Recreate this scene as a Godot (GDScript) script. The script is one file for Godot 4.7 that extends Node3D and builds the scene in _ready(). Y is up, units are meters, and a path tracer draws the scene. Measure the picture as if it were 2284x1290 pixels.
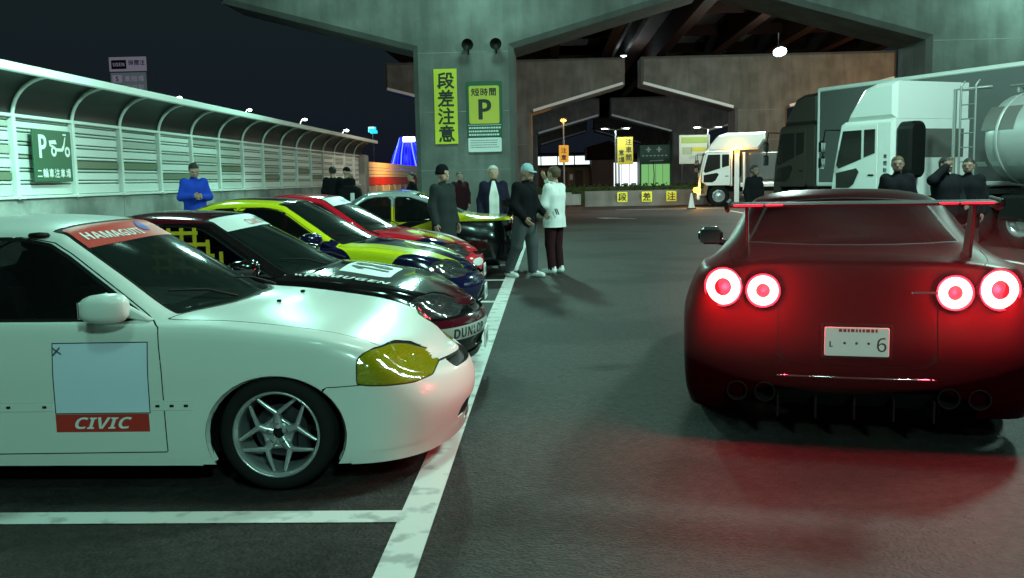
extends Node3D

# ---------- small mesh kit ----------
class G:
	var v := PackedVector3Array()
	var n := PackedVector3Array()
	func tri(a: Vector3, b: Vector3, c: Vector3) -> void:
		var m := (b - a).cross(c - a)
		if m.length_squared() < 1e-16:
			return
		m = m.normalized()
		v.append(a); v.append(c); v.append(b)
		n.append(m); n.append(m); n.append(m)
	func trn(a: Vector3, b: Vector3, c: Vector3, na: Vector3, nb: Vector3, nc: Vector3) -> void:
		var m := (b - a).cross(c - a)
		if m.length_squared() < 1e-18:
			return
		if m.dot(na + nb + nc) > 0.0:
			v.append(a); v.append(c); v.append(b)
			n.append(na); n.append(nc); n.append(nb)
		else:
			v.append(a); v.append(b); v.append(c)
			n.append(na); n.append(nb); n.append(nc)
	func quad(a: Vector3, b: Vector3, c: Vector3, d: Vector3) -> void:
		tri(a, b, c)
		tri(a, c, d)
	func add(o: G, x := Transform3D()) -> G:
		var flip := x.basis.determinant() < 0.0
		var nb := x.basis.inverse().transposed()
		for i in range(0, o.v.size(), 3):
			for j in 3:
				var k: int = i + (j if not flip else (3 - j) % 3)
				v.append(x * o.v[k])
				n.append((nb * o.n[k]).normalized())
		return self
	func box(c: Vector3, s: Vector3, b := 0.0, t := Transform3D()) -> G:
		var h := s * 0.5
		b = minf(b, minf(h.x, minf(h.y, h.z)) * 0.95)
		if b <= 0.0:
			for ax in 3:
				for sg in [-1.0, 1.0]:
					var u := Vector3(); var w := Vector3(); var d := Vector3()
					d[ax] = h[ax] * sg
					u[(ax + 1) % 3] = h[(ax + 1) % 3]
					w[(ax + 2) % 3] = h[(ax + 2) % 3] * sg
					quad(t * (c + d - u - w), t * (c + d + u - w), t * (c + d + u + w), t * (c + d - u + w))
			return self
		var mid := t * c
		for ax in 3:
			for sg in [-1.0, 1.0]:
				var u := Vector3(); var w := Vector3(); var d := Vector3()
				d[ax] = h[ax] * sg
				u[(ax + 1) % 3] = h[(ax + 1) % 3] - b
				w[(ax + 2) % 3] = (h[(ax + 2) % 3] - b) * sg
				quad(t * (c + d - u - w), t * (c + d + u - w), t * (c + d + u + w), t * (c + d - u + w))
		for ax in 3:
			var p := (ax + 1) % 3
			var q := (ax + 2) % 3
			for sp in [-1.0, 1.0]:
				for sq in [-1.0, 1.0]:
					var a := Vector3(); var bb := Vector3(); var e := Vector3()
					a[p] = h[p] * sp; a[q] = (h[q] - b) * sq
					bb[p] = (h[p] - b) * sp; bb[q] = h[q] * sq
					e[ax] = h[ax] - b
					oquad(t * (c + a - e), t * (c + a + e), t * (c + bb + e), t * (c + bb - e), mid)
		for sx in [-1.0, 1.0]:
			for sy in [-1.0, 1.0]:
				for sz in [-1.0, 1.0]:
					var k := Vector3(sx, sy, sz)
					otri(t * (c + k * Vector3(h.x, h.y - b, h.z - b)), t * (c + k * Vector3(h.x - b, h.y, h.z - b)), t * (c + k * Vector3(h.x - b, h.y - b, h.z)), mid)
		return self
	func otri(a: Vector3, b: Vector3, c: Vector3, from: Vector3) -> void:
		if (b - a).cross(c - a).dot(a + b + c - from * 3.0) < 0.0:
			tri(a, c, b)
		else:
			tri(a, b, c)
	func oquad(a: Vector3, b: Vector3, c: Vector3, d: Vector3, from: Vector3) -> void:
		otri(a, b, c, from)
		otri(a, c, d, from)
	func tube(p: Array, r0: float, r1 := -1.0, k := 10, flat := 1.0) -> G:
		if r1 < 0.0:
			r1 = r0
		var rings := []
		var cnt := p.size()
		var up := Vector3.UP
		for i in cnt:
			var a: Vector3 = p[maxi(i - 1, 0)]
			var b: Vector3 = p[mini(i + 1, cnt - 1)]
			var d := (b - a).normalized()
			if absf(d.dot(up)) > 0.95:
				up = Vector3.RIGHT
			var x := d.cross(up).normalized()
			var y := x.cross(d)
			up = y
			var r := lerpf(r0, r1, float(i) / maxf(cnt - 1, 1))
			var ring := []
			for j in k:
				var an := TAU * j / k
				var o := x * cos(an) + y * sin(an) * flat
				ring.append([p[i] + o * r, o.normalized()])
			rings.append(ring)
		for i in cnt - 1:
			for j in k:
				var a = rings[i][j]; var b = rings[i][(j + 1) % k]; var c = rings[i + 1][(j + 1) % k]; var d = rings[i + 1][j]
				trn(a[0], b[0], c[0], a[1], b[1], c[1])
				trn(a[0], c[0], d[0], a[1], c[1], d[1])
		for e in [0, cnt - 1]:
			var nn: Vector3 = (p[0] - p[1]).normalized() if e == 0 else (p[cnt - 1] - p[cnt - 2]).normalized()
			for j in range(1, k - 1):
				trn(rings[e][0][0], rings[e][j][0], rings[e][j + 1][0], nn, nn, nn)
		return self
	# profile of (radius, height along y) turned round the y axis of t
	func lathe(pr: Array, t: Transform3D, k := 24, smooth := false, from := 0.0, to := TAU) -> G:
		var cnt := pr.size()
		for i in cnt - 1:
			var a: Vector2 = pr[i]
			var b: Vector2 = pr[i + 1]
			var nn := Vector2(b.y - a.y, a.x - b.x).normalized()
			var n0 := nn
			var n1 := nn
			if smooth:
				if i > 0:
					var z: Vector2 = pr[i - 1]
					n0 = (nn + Vector2(a.y - z.y, z.x - a.x).normalized()).normalized()
				if i < cnt - 2:
					var z: Vector2 = pr[i + 2]
					n1 = (nn + Vector2(z.y - b.y, b.x - z.x).normalized()).normalized()
			for j in k:
				var f := lerpf(from, to, float(j) / k)
				var g := lerpf(from, to, float(j + 1) / k)
				var cf := Vector3(cos(f), 0, sin(f)); var cg := Vector3(cos(g), 0, sin(g))
				var A := t * (cf * a.x + Vector3(0, a.y, 0)); var B := t * (cg * a.x + Vector3(0, a.y, 0))
				var C := t * (cg * b.x + Vector3(0, b.y, 0)); var D := t * (cf * b.x + Vector3(0, b.y, 0))
				var nA := t.basis * (cf * n0.x + Vector3(0, n0.y, 0)); var nB := t.basis * (cg * n0.x + Vector3(0, n0.y, 0))
				var nC := t.basis * (cg * n1.x + Vector3(0, n1.y, 0)); var nD := t.basis * (cf * n1.x + Vector3(0, n1.y, 0))
				trn(A, B, C, nA, nB, nC)
				trn(A, C, D, nA, nC, nD)
		return self
	# flat outline pushed out to a depth along z of t, with an optional chamfer
	func prism(poly: PackedVector2Array, depth: float, t := Transform3D(), bev := 0.0) -> G:
		if Geometry2D.is_polygon_clockwise(poly):
			poly.reverse()
		var cnt := poly.size()
		var h := depth * 0.5
		var ins := poly
		if bev > 0.0:
			ins = PackedVector2Array()
			for i in cnt:
				var p := poly[(i + cnt - 1) % cnt]; var q := poly[i]; var r := poly[(i + 1) % cnt]
				var d0 := (q - p).normalized(); var d1 := (r - q).normalized()
				var n0 := Vector2(-d0.y, d0.x); var n1 := Vector2(-d1.y, d1.x)
				var m := (n0 + n1).normalized()
				ins.append(q + m * (bev / maxf(m.dot(n0), 0.4)))
		var ix := Geometry2D.triangulate_polygon(ins)
		for s in [1.0, -1.0]:
			var w := t.basis * Vector3(0, 0, s)
			for i in range(0, ix.size(), 3):
				var a := ins[ix[i]]; var b := ins[ix[i + 1]]; var c := ins[ix[i + 2]]
				trn(t * Vector3(a.x, a.y, h * s), t * Vector3(b.x, b.y, h * s), t * Vector3(c.x, c.y, h * s), w, w, w)
		for i in cnt:
			var a := poly[i]; var b := poly[(i + 1) % cnt]
			var e := (b - a).normalized()
			var nn := t.basis * Vector3(e.y, -e.x, 0)
			var z := h - bev
			var A := t * Vector3(a.x, a.y, z); var B := t * Vector3(b.x, b.y, z); var C := t * Vector3(b.x, b.y, -z); var D := t * Vector3(a.x, a.y, -z)
			trn(A, B, C, nn, nn, nn)
			trn(A, C, D, nn, nn, nn)
			if bev > 0.0:
				var c := ins[i]; var d := ins[(i + 1) % cnt]
				for s in [1.0, -1.0]:
					var m := t.basis * (Vector3(e.y, -e.x, s)).normalized()
					var P := t * Vector3(a.x, a.y, z * s); var Q := t * Vector3(b.x, b.y, z * s); var R := t * Vector3(d.x, d.y, h * s); var S := t * Vector3(c.x, c.y, h * s)
					trn(P, Q, R, m, m, m)
					trn(P, R, S, m, m, m)
		return self
	# a smooth sheet through a grid of points
	func sheet(p: Array, flip := false) -> G:
		var a := p.size()
		var b: int = p[0].size()
		var nn := []
		for i in a:
			var row := PackedVector3Array()
			for j in b:
				var du: Vector3 = p[mini(i + 1, a - 1)][j] - p[maxi(i - 1, 0)][j]
				var dv: Vector3 = p[i][mini(j + 1, b - 1)] - p[i][maxi(j - 1, 0)]
				var m := du.cross(dv).normalized()
				row.append(-m if flip else m)
			nn.append(row)
		for i in a - 1:
			for j in b - 1:
				trn(p[i][j], p[i + 1][j], p[i + 1][j + 1], nn[i][j], nn[i + 1][j], nn[i + 1][j + 1])
				trn(p[i][j], p[i + 1][j + 1], p[i][j + 1], nn[i][j], nn[i + 1][j + 1], nn[i][j + 1])
		return self
	func arrays() -> Array:
		var a := []
		a.resize(Mesh.ARRAY_MAX)
		a[Mesh.ARRAY_VERTEX] = v
		a[Mesh.ARRAY_NORMAL] = n
		return a

var used := {}
var M := {}
var rng := RandomNumberGenerator.new()

func numbered(called: String) -> String:
	used[called] = used.get(called, 0) + 1
	return called if used[called] == 1 else "%s_%03d" % [called, used[called] - 1]

func tag(o: Node3D, label: String, category: String, group := "", kind := "") -> Node3D:
	if label: o.set_meta("label", label)
	if category: o.set_meta("category", category)
	if group: o.set_meta("group", group)
	if kind: o.set_meta("kind", kind)
	return o

func thing(called: String, label: String, category: String, at := Vector3.ZERO, turn := 0.0, group := "") -> Node3D:
	var o := Node3D.new()
	o.name = numbered(called)
	add_child(o)
	o.position = at
	o.rotation.y = turn
	tag(o, label, category, group)
	return o

func to_mesh(list: Array) -> ArrayMesh:
	var m := ArrayMesh.new()
	for e in list:
		var g: G = e[0]
		if g.v.size() == 0:
			continue
		m.add_surface_from_arrays(Mesh.PRIMITIVE_TRIANGLES, g.arrays())
		m.surface_set_material(m.get_surface_count() - 1, e[1])
	return m

func put(called: String, mesh: Mesh, parent: Node3D = null, x := Transform3D()) -> MeshInstance3D:
	var o := MeshInstance3D.new()
	o.mesh = mesh
	o.name = numbered(called) if parent == null else called
	(self if parent == null else parent).add_child(o, true)
	o.transform = x
	return o

func obj(called: String, g: G, m: Material, parent: Node3D = null, x := Transform3D()) -> MeshInstance3D:
	return put(called, to_mesh([[g, m]]), parent, x)

func struct(called: String, g: G, m: Material) -> MeshInstance3D:
	var o := obj(called, g, m)
	o.set_meta("kind", "structure")
	return o

func dup(o: Node3D, at: Vector3, label: String, turn := 0.0, group := "") -> Node3D:
	var c: Node3D = o.duplicate()
	c.name = numbered(String(o.name).rstrip("0123456789").rstrip("_"))
	add_child(c)
	c.position = at
	c.rotation.y = turn
	c.set_meta("label", label)
	if group: c.set_meta("group", group)
	return c

func at(x: float, y: float, z: float, ry := 0.0) -> Transform3D:
	return Transform3D(Basis(Vector3.UP, ry), Vector3(x, y, z))

func lin(r: float, g: float, b: float) -> Color:
	return Color(r, g, b).linear_to_srgb()

# base colours are linear
func mat(called: String, c: Color, rough := 0.7, metal := 0.0, coat := 0.0) -> StandardMaterial3D:
	var m := StandardMaterial3D.new()
	m.resource_name = called
	m.albedo_color = c.linear_to_srgb()
	m.roughness = rough
	m.metallic = metal
	if rough >= 0.8 and metal < 0.1:
		m.metallic_specular = 0.16  # matt, loose surfaces have little sheen
	if coat > 0.0:
		m.clearcoat_enabled = true
		m.clearcoat = coat
		m.clearcoat_roughness = 0.04
	M[called] = m
	return m

func glow(called: String, c: Color, e: float) -> StandardMaterial3D:
	var m := mat(called, Color(c.r * 0.5, c.g * 0.5, c.b * 0.5), 0.4)
	m.emission_enabled = true
	m.emission = c.linear_to_srgb()
	m.emission_energy_multiplier = e
	return m

func pane(called: String, c: Color, a: float, rough := 0.03) -> StandardMaterial3D:
	var m := mat(called, c, rough)
	m.transparency = BaseMaterial3D.TRANSPARENCY_ALPHA
	m.albedo_color.a = a
	return m

func noise(freq: float, a: Color, b: Color, lo := 0.3, hi := 0.7, size := 512, sd := 1, oct := 5, gain := 0.5) -> NoiseTexture2D:
	var f := FastNoiseLite.new()
	f.seed = sd
	f.frequency = freq
	f.fractal_octaves = oct
	f.fractal_gain = gain
	var t := NoiseTexture2D.new()
	t.width = size
	t.height = size
	t.seamless = true
	t.noise = f
	var r := Gradient.new()
	r.offsets = PackedFloat32Array([lo, hi])
	r.colors = PackedColorArray([a.linear_to_srgb(), b.linear_to_srgb()])
	t.color_ramp = r
	return t

func bumps(freq: float, size := 512, sd := 5, strength := 4.0) -> NoiseTexture2D:
	var f := FastNoiseLite.new()
	f.seed = sd
	f.frequency = freq
	var t := NoiseTexture2D.new()
	t.width = size
	t.height = size
	t.seamless = true
	t.noise = f
	t.as_normal_map = true
	t.bump_strength = strength
	return t

func tri_tex(m: StandardMaterial3D, tex: Texture2D, metres: float, nrm: Texture2D = null, ns := 1.0) -> StandardMaterial3D:
	m.albedo_color = Color.WHITE
	m.albedo_texture = tex
	m.uv1_triplanar = true
	m.uv1_world_triplanar = true
	m.uv1_scale = Vector3.ONE / metres
	if nrm:
		m.normal_enabled = true
		m.normal_texture = nrm
		m.normal_scale = ns
	return m

func v2(a: Array) -> PackedVector2Array:
	var p := PackedVector2Array()
	for i in range(0, a.size(), 2):
		p.append(Vector2(a[i], a[i + 1]))
	return p

# ---------- cutting a surface along a curve f = 0 ----------
func cut(s: G, f: Callable) -> Array:
	var ins := G.new()
	var out := G.new()
	var cnt := s.v.size()
	for i in range(0, cnt, 3):
		var d := [f.call(s.v[i]), f.call(s.v[i + 1]), f.call(s.v[i + 2])]
		var k := int(d[0] < 0.0) + int(d[1] < 0.0) + int(d[2] < 0.0)
		if k == 3 or k == 0:
			var g := ins if k == 3 else out
			for j in 3:
				g.v.append(s.v[i + j])
				g.n.append(s.n[i + j])
			continue
		for side in 2:
			var g := ins if side == 0 else out
			var pv := []
			var pn := []
			for j in 3:
				var a := i + j
				var b := i + (j + 1) % 3
				var da: float = d[j]
				var db: float = d[(j + 1) % 3]
				if (da < 0.0) == (side == 0):
					pv.append(s.v[a])
					pn.append(s.n[a])
				if (da < 0.0) != (db < 0.0):
					var t := da / (da - db)
					pv.append(s.v[a].lerp(s.v[b], t))
					pn.append(s.n[a].lerp(s.n[b], t).normalized())
			for j in range(1, pv.size() - 1):
				g.v.append(pv[0]); g.v.append(pv[j]); g.v.append(pv[j + 1])
				g.n.append(pn[0]); g.n.append(pn[j]); g.n.append(pn[j + 1])
	return [ins, out]

func sdf(p: Vector2, poly: PackedVector2Array) -> float:
	var d := INF
	var s := 1.0
	var j := poly.size() - 1
	for i in poly.size():
		var a := poly[i]
		var b := poly[j]
		var e := b - a
		var w := p - a
		var q := w - e * clampf(w.dot(e) / e.length_squared(), 0.0, 1.0)
		d = minf(d, q.length_squared())
		if (p.y >= a.y and p.y < b.y and e.x * w.y > e.y * w.x) or (p.y < a.y and p.y >= b.y and e.x * w.y < e.y * w.x):
			s = -s
		j = i
	return s * sqrt(d)

func pushed(s: G, by: float) -> G:
	var g := G.new()
	g.n = s.n.duplicate()
	for i in s.v.size():
		g.v.append(s.v[i] + s.n[i] * by)
	return g

# ---------- smooth hull through rows of points ----------
func cr(p0: Vector3, p1: Vector3, p2: Vector3, p3: Vector3, t: float) -> Vector3:
	var d0 := maxf(sqrt(p0.distance_to(p1)), 1e-3)
	var d1 := maxf(sqrt(p1.distance_to(p2)), 1e-3)
	var d2 := maxf(sqrt(p2.distance_to(p3)), 1e-3)
	var m1 := ((p1 - p0) / d0 - (p2 - p0) / (d0 + d1) + (p2 - p1) / d1) * d1
	var m2 := ((p2 - p1) / d1 - (p3 - p1) / (d1 + d2) + (p3 - p2) / d2) * d1
	return p1 * (2 * t * t * t - 3 * t * t + 1) + m1 * (t * t * t - 2 * t * t + t) + p2 * (-2 * t * t * t + 3 * t * t) + m2 * (t * t * t - t * t)

func mz(p: Vector3) -> Vector3:
	return Vector3(p.x, p.y, -p.z)

func hull(st: Array, nu: int, nv: int) -> G:
	var rows := []
	for s in st:
		var R: int = s.size() / 3
		var q := []
		for i in R:
			q.append(Vector3(s[i * 3], s[i * 3 + 1], s[i * 3 + 2]))
		var line := []
		for i in R - 1:
			var p0: Vector3 = q[i - 1] if i > 0 else q[0] * 2.0 - q[1]
			var p3: Vector3 = q[i + 2] if i < R - 2 else mz(q[R - 2])
			for k in nv:
				line.append(cr(p0, q[i], q[i + 1], p3, float(k) / nv))
		line.append(q[R - 1])
		rows.append(line)
	var grid := []
	var S := rows.size()
	for i in S - 1:
		for k in nu:
			var line := []
			for j in rows[0].size():
				var p0: Vector3 = rows[i - 1][j] if i > 0 else mz(rows[1][j])
				var p3: Vector3 = rows[i + 2][j] if i < S - 2 else mz(rows[S - 2][j])
				line.append(cr(p0, rows[i][j], rows[i + 1][j], p3, float(k) / nu))
			grid.append(line)
	grid.append(rows[S - 1])
	var g := G.new()
	g.sheet(grid)
	# the middle line of the roof has no sideways lean
	for i in g.v.size():
		if absf(g.v[i].z) < 1e-4:
			var m := g.n[i]
			m.z = 0.0
			g.n[i] = m.normalized()
	var o := G.new()
	o.add(g)
	o.add(g, Transform3D(Basis(Vector3(1, 0, 0), Vector3(0, 1, 0), Vector3(0, 0, -1)), Vector3.ZERO))
	return o

# ---------- lettering ----------
func text(s: String, h: float, bold := true, font := "Droid Sans", slant := 0.0, wide := 1.0) -> G:
	var f := SystemFont.new()
	f.font_names = PackedStringArray([font])
	if bold:
		f.font_weight = 700
	var t := TextMesh.new()
	t.font = f
	t.text = s
	t.font_size = 64
	t.pixel_size = 0.01
	t.depth = 0.0
	t.curve_step = 2.0
	var a := t.get_mesh_arrays()
	var g := G.new()
	var p: PackedVector3Array = a[Mesh.ARRAY_VERTEX]
	var ix: PackedInt32Array = a[Mesh.ARRAY_INDEX]
	var lo := Vector3(INF, INF, 0)
	var hi := -lo
	for q in p:
		lo = lo.min(q)
		hi = hi.max(q)
	var k := h / (hi.y - lo.y)
	var c := (lo + hi) * 0.5
	for i in range(0, ix.size(), 3):
		var q := []
		for j in 3:
			var w := (p[ix[i + j]] - c) * k
			q.append(Vector3((w.x + w.y * slant) * wide, w.y, 0))
		if (q[1] - q[0]).cross(q[2] - q[0]).z < 0.0:
			g.tri(q[0], q[2], q[1])
		else:
			g.tri(q[0], q[1], q[2])
	return g

# written characters as strokes on a ten by ten square, y down
const KANJI := {
	"dan": "1.2 1.3 1.2 9.6|1.2 1.5 4.5 .8|1.2 3.6 4.5 3.6|1.2 6 4.5 6|.2 8.4 4.9 7.3|6 1 6 3 5.2 4.4|6 1 8.4 1 8.4 3.2 9.7 3.5|5.4 5.2 9 5.2 7.4 7.6 5 9.6|6 5.8 7.4 7.8 9.8 9.6",
	"sa": "3 .3 3.8 1.6|7 .3 6.2 1.6|1 1.9 9 1.9|1.6 3.3 8.4 3.3|.4 4.8 9.6 4.8|5 1.9 5 4.8|4.3 4.8 2.6 7.8 .5 9.7|3.8 6.5 8.6 6.5|6 6.5 6 9.3|2.6 9.4 9.6 9.4",
	"chu": "1 .8 2.3 1.9|.4 3.5 1.8 4.6|.6 9.5 2.5 6.2|5.8 .3 6.8 1.6|3.4 2.6 9.4 2.6|3.8 5.8 9 5.8|3 9.4 9.8 9.4|6.4 2.6 6.4 9.4",
	"i": "5 .1 5 1.2|1.4 1.3 8.6 1.3|3.2 1.6 3.7 2.8|6.8 1.5 6.3 2.8|.6 2.9 9.4 2.9|2.4 3.9 7.6 3.9 7.6 6.6 2.4 6.6 2.4 3.9|2.4 5.2 7.6 5.2|1.4 7.6 .7 9.5|3.2 7.4 3.2 9.2 7 9.4 7.2 8.2|5 7.2 5.6 8.4|8 7.3 9.4 9.1",
	"mu": "2.6 .3 1 2.6|2 1.5 9 1.5|.8 3.6 9.2 3.6|.4 6.3 9.6 6.3|2.4 1.5 2.4 6.3|4.2 1.5 4.2 6.3|6 1.5 6 6.3|7.8 1.5 7.8 6.3|1.6 7.6 .8 9.6|3.6 7.6 3.9 9.4|6 7.6 6.4 9.4|8.2 7.6 9.3 9.4",
	"gen": "1 .8 1 9.8|1 .8 3.5 .8 2.3 3.6 3.5 5.4 2.6 7.2 1.6 6.9|4.9 .8 8.6 .8 8.6 4.4 4.9 4.4|4.9 2.6 8.6 2.6|4.9 .8 4.9 9 6.6 8|6.2 4.4 9.7 9.6|9.1 5.4 7.4 6.8",
	"ni": "1.6 2.6 8.4 2.6|.4 8.6 9.6 8.6",
	"rin": "0 2 4.6 2|.6 3.2 4 3.2 4 6.4 .6 6.4 .6 3.2|.6 4.8 4 4.8|0 8 4.6 8|2.3 .4 2.3 9.8|7.4 .4 5 3|7.4 .4 9.9 3|6 3.6 9 3.6|5.4 5 9.6 5 9.6 9.6|5.4 5 5.4 9.6|6.8 5 6.8 9.2|8.2 5 8.2 9.2|5.4 7 9.6 7",
	"sha": "1 1.7 9 1.7|2 3.2 8 3.2 8 6.5 2 6.5 2 3.2|2 4.8 8 4.8|.4 8.1 9.6 8.1|5 .3 5 9.9",
	"ba": "2.2 .8 2.2 8|.3 3.2 4 3.2|.2 8.6 4.2 7.4|5 .7 9 .7 9 3.6 5 3.6 5 .7|5 2.1 9 2.1|4.4 4.8 9.8 4.8|5.8 4.8 4.4 7.6|5 6.4 9.6 6.4 9 9.4 8 9.4|7 6.6 5 9.4|8.6 6.6 6.8 9.4",
	"mi": "1 .8 1 6|1 .8 4.4 .8|1 2.4 4.2 2.4|1 4.1 4.2 4.1|2.6 .8 2.6 5.8|1 5.8 4.6 5.8 4.3 9.2 3.6 9.2|.4 7.2 .3 9|1.6 7 1.8 8.8|2.8 7 3.1 8.6|7.2 .4 8 1.6|5.4 2.6 9.6 2.6|5.6 5.8 9.4 5.8|5 9.4 9.9 9.4|7.5 2.6 7.5 9.4",
	"tan": "1.4 .5 .4 3|.8 1.8 4.4 1.8|0 4.4 4.8 4.4|2.4 1.8 2.4 5 .2 9.4|2.6 6 4.6 9|5.4 1 9.8 1|6 3 9.4 3 9.4 5.6 6 5.6 6 3|6.4 6.6 7 8.6|9 6.6 8.4 8.6|5.2 9.2 9.9 9.2",
	"ji": "1 1 3.6 1 3.6 8.6 1 8.6 1 1|1 4.6 3.6 4.6|7.2 .3 7.2 4|5 1.8 9.5 1.8|4.6 4 9.9 4|4.8 6 9.8 6|8.4 4.4 8.4 9.6 7.2 9.4|5.6 7 6.6 8.4",
	"kan": "1 .6 1 9.8|1 .6 4.2 .6 4.2 3.8 1 3.8|1 2.2 4.2 2.2|5.8 .6 9 .6 9 9.6 8 9.6|5.8 .6 5.8 3.8 9 3.8|5.8 2.2 9 2.2|3.2 5 6.8 5 6.8 9 3.2 9 3.2 5|3.2 7 6.8 7",
}

func kanji(key: String, size: float, w := 0.105) -> G:
	var g := G.new()
	var layer := 0.0
	for s in KANJI[key].split("|"):
		var a := []
		for t in s.split(" "):
			a.append(float(t) / 10.0 - 0.5)
		for i in range(0, a.size() - 2, 2):
			var p := Vector2(a[i], -a[i + 1]) * size
			var q := Vector2(a[i + 2], -a[i + 3]) * size
			var d := (q - p).normalized()
			var o := Vector2(-d.y, d.x) * w * size * 0.5
			p -= d * w * size * 0.3
			q += d * w * size * 0.3
			var z := layer
			layer += 0.00004
			g.quad(Vector3(p.x - o.x, p.y - o.y, z), Vector3(q.x - o.x, q.y - o.y, z), Vector3(q.x + o.x, q.y + o.y, z), Vector3(p.x + o.x, p.y + o.y, z))
	return g

# lay flat lettering on a curved surface: follow direction d from the plane of t until the surface is met
func drape(g: G, t: Transform3D, s: G, d: Vector3, lift := 0.003) -> G:
	var o := G.new()
	var hit := {}
	for p in g.v:
		var key := Vector3i(roundi(p.x * 5000), roundi(p.y * 5000), 0)
		if not hit.has(key):
			var w := t * p
			var best := INF
			var res := Vector3.INF
			for i in range(0, s.v.size(), 3):
				var a := s.v[i]
				var h = Geometry3D.ray_intersects_triangle(w, d, a, s.v[i + 1], s.v[i + 2])
				if h != null and w.distance_to(h) < best:
					best = w.distance_to(h)
					res = h
			hit[key] = res - d * (lift + p.z) if best < INF else Vector3.INF
		o.v.append(hit[key])
		o.n.append(-d)
	# letters that find no surface are left out; then true normals of the laid pieces
	var kept := G.new()
	for i in range(0, o.v.size(), 3):
		if o.v[i].is_finite() and o.v[i + 1].is_finite() and o.v[i + 2].is_finite():
			for j in 3:
				kept.v.append(o.v[i + j])
				kept.n.append(-d)
	o = kept
	for i in range(0, o.v.size(), 3):
		var m := (o.v[i + 2] - o.v[i]).cross(o.v[i + 1] - o.v[i])
		if m.length_squared() > 1e-16:
			m = m.normalized()
			if m.dot(-d) < 0.0:
				var x := o.v[i + 1]
				o.v[i + 1] = o.v[i + 2]
				o.v[i + 2] = x
				m = -m
			for j in 3:
				o.n[i + j] = m
	return o


func _ready() -> void:
	rng.seed = 7
	# ---------- camera, sky, exposure ----------
	var cam := Camera3D.new()
	cam.name = "camera"
	add_child(cam)
	cam.transform = Transform3D(Basis(Vector3(0.99905427, -0.0198663, -0.0386767), Vector3(0.01527567, 0.99318255, -0.11556413), Vector3(0.04070886, 0.11486402, 0.99254675)).orthonormalized(), Vector3(0, 1.5, 0))
	cam.fov = 33.694
	cam.near = 0.05
	cam.far = 900.0
	cam.current = true
	var env := Environment.new()
	var sky := Sky.new()
	var sm := ProceduralSkyMaterial.new()
	sm.sky_top_color = lin(0.0078, 0.0148, 0.0160)
	sm.sky_horizon_color = lin(0.0060, 0.0062, 0.0140)
	sm.sky_curve = 0.06
	sm.ground_bottom_color = lin(0.004, 0.004, 0.005)
	sm.ground_horizon_color = lin(0.010, 0.010, 0.016)
	sky.sky_material = sm
	env.background_mode = Environment.BG_SKY
	env.sky = sky
	env.tonemap_mode = Environment.TONE_MAPPER_LINEAR
	env.tonemap_exposure = 1.0
	env.sdfgi_enabled = true
	env.ssao_enabled = true
	env.ssil_enabled = true
	env.volumetric_fog_enabled = true
	env.volumetric_fog_density = 0.0
	var we := WorldEnvironment.new()
	we.name = "world_environment"
	we.environment = env
	add_child(we)
	materials()
	# ---------- lamps under the viaduct ----------
	var teal := Color(0.45, 1.0, 0.80)
	flood(Vector3(-1.1, 7.7, 0.6), Vector3(0, -1, -0.25), teal, 9.0, "floodlight under the deck above the camera and the white sedan", 0.22)
	flood(Vector3(3.2, 6.6, 6.0), Vector3(-.4, -.7, -0.6), teal, 54.0, "added fill floodlight behind the camera on its right", 0.22)  # fill lamp added to brighten the side of the white car
	flood(Vector3(-6.2, 8.05, -14.5), Vector3(-0.2, -1, 0.05), teal, 20.0, "floodlight under the deck over the tails of the parked race cars", 0.22)
	flood(Vector3(-2.6, 7.0, -12.0), Vector3(-1, -.42, -.12), teal, 150.0, "floodlight under the deck aimed at the noise barrier", 0.22, true, 40.0, 0.0)
	flood(Vector3(1.3, 8.05, -6.2), Vector3(0, -1, -.3), teal, 26.0, "floodlight under the deck above the aisle", 0.22)
	flood(Vector3(-2.6, 8.2, -34.0), Vector3(.3, -.3, -1), Color(1.0, .88, .74), 75.0, "added unseen floodlight behind the near pier brightening the next one", 0.2, true, 70.0, 0.0)  # unseen lamp added to lift the face of the second pier
	flood(Vector3(2.0, 8.4, -33.6), Vector3(.5, -.5, -.75), Color(.62, 1.0, .88), 85.0, "added unseen floodlight behind the near pier arm brightening the far white lorry", 0.2, true, 42.0, 0.0)  # unseen lamp added to brighten the far lorry
	flood(Vector3(-1.75, 7.5, -28.2), Vector3(0, -0.7, 0.7), teal, 60.0, "floodlight on the near pier above the yellow step warning board", 0.2, true)
	flood(Vector3(-6.2, 7.9, -28.2), Vector3(0, -0.7, 0.7), teal, 26.0, "floodlight on the left arm of the near pier", 0.2, true)
	flood(Vector3(7.6, 8.3, -11.5), Vector3(0, -1, -0.2), Color(.60, 1.0, .87), 120.0, "floodlight under the deck over the tanker lorry", 0.2)
	flood(Vector3(14.5, 7.9, -28.4), Vector3(0, -0.7, 0.7), teal, 16.0, "floodlight on the right pier beside the lorries", 0.2)
	flood(Vector3(10.62, 7.0, -45.0), Vector3(0, -0.8, 0.6), Color(.72, 1.0, .88), 80.0, "lit round floodlight hanging under the dark deck above the lorries", 0.24)
	flood(Vector3(5.22, 9.7, -67.0), Vector3(0, -1, 0.0), Color(0.8, 0.93, 1.0), 3.0, "floodlight in the gap between the two far decks", 0.2)
	setting()
	barrier_wall()
	signs()
	far_things()
	civics()
	yellow_car()
	sports_car()
	lorries()
	people()
	clutter()

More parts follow.
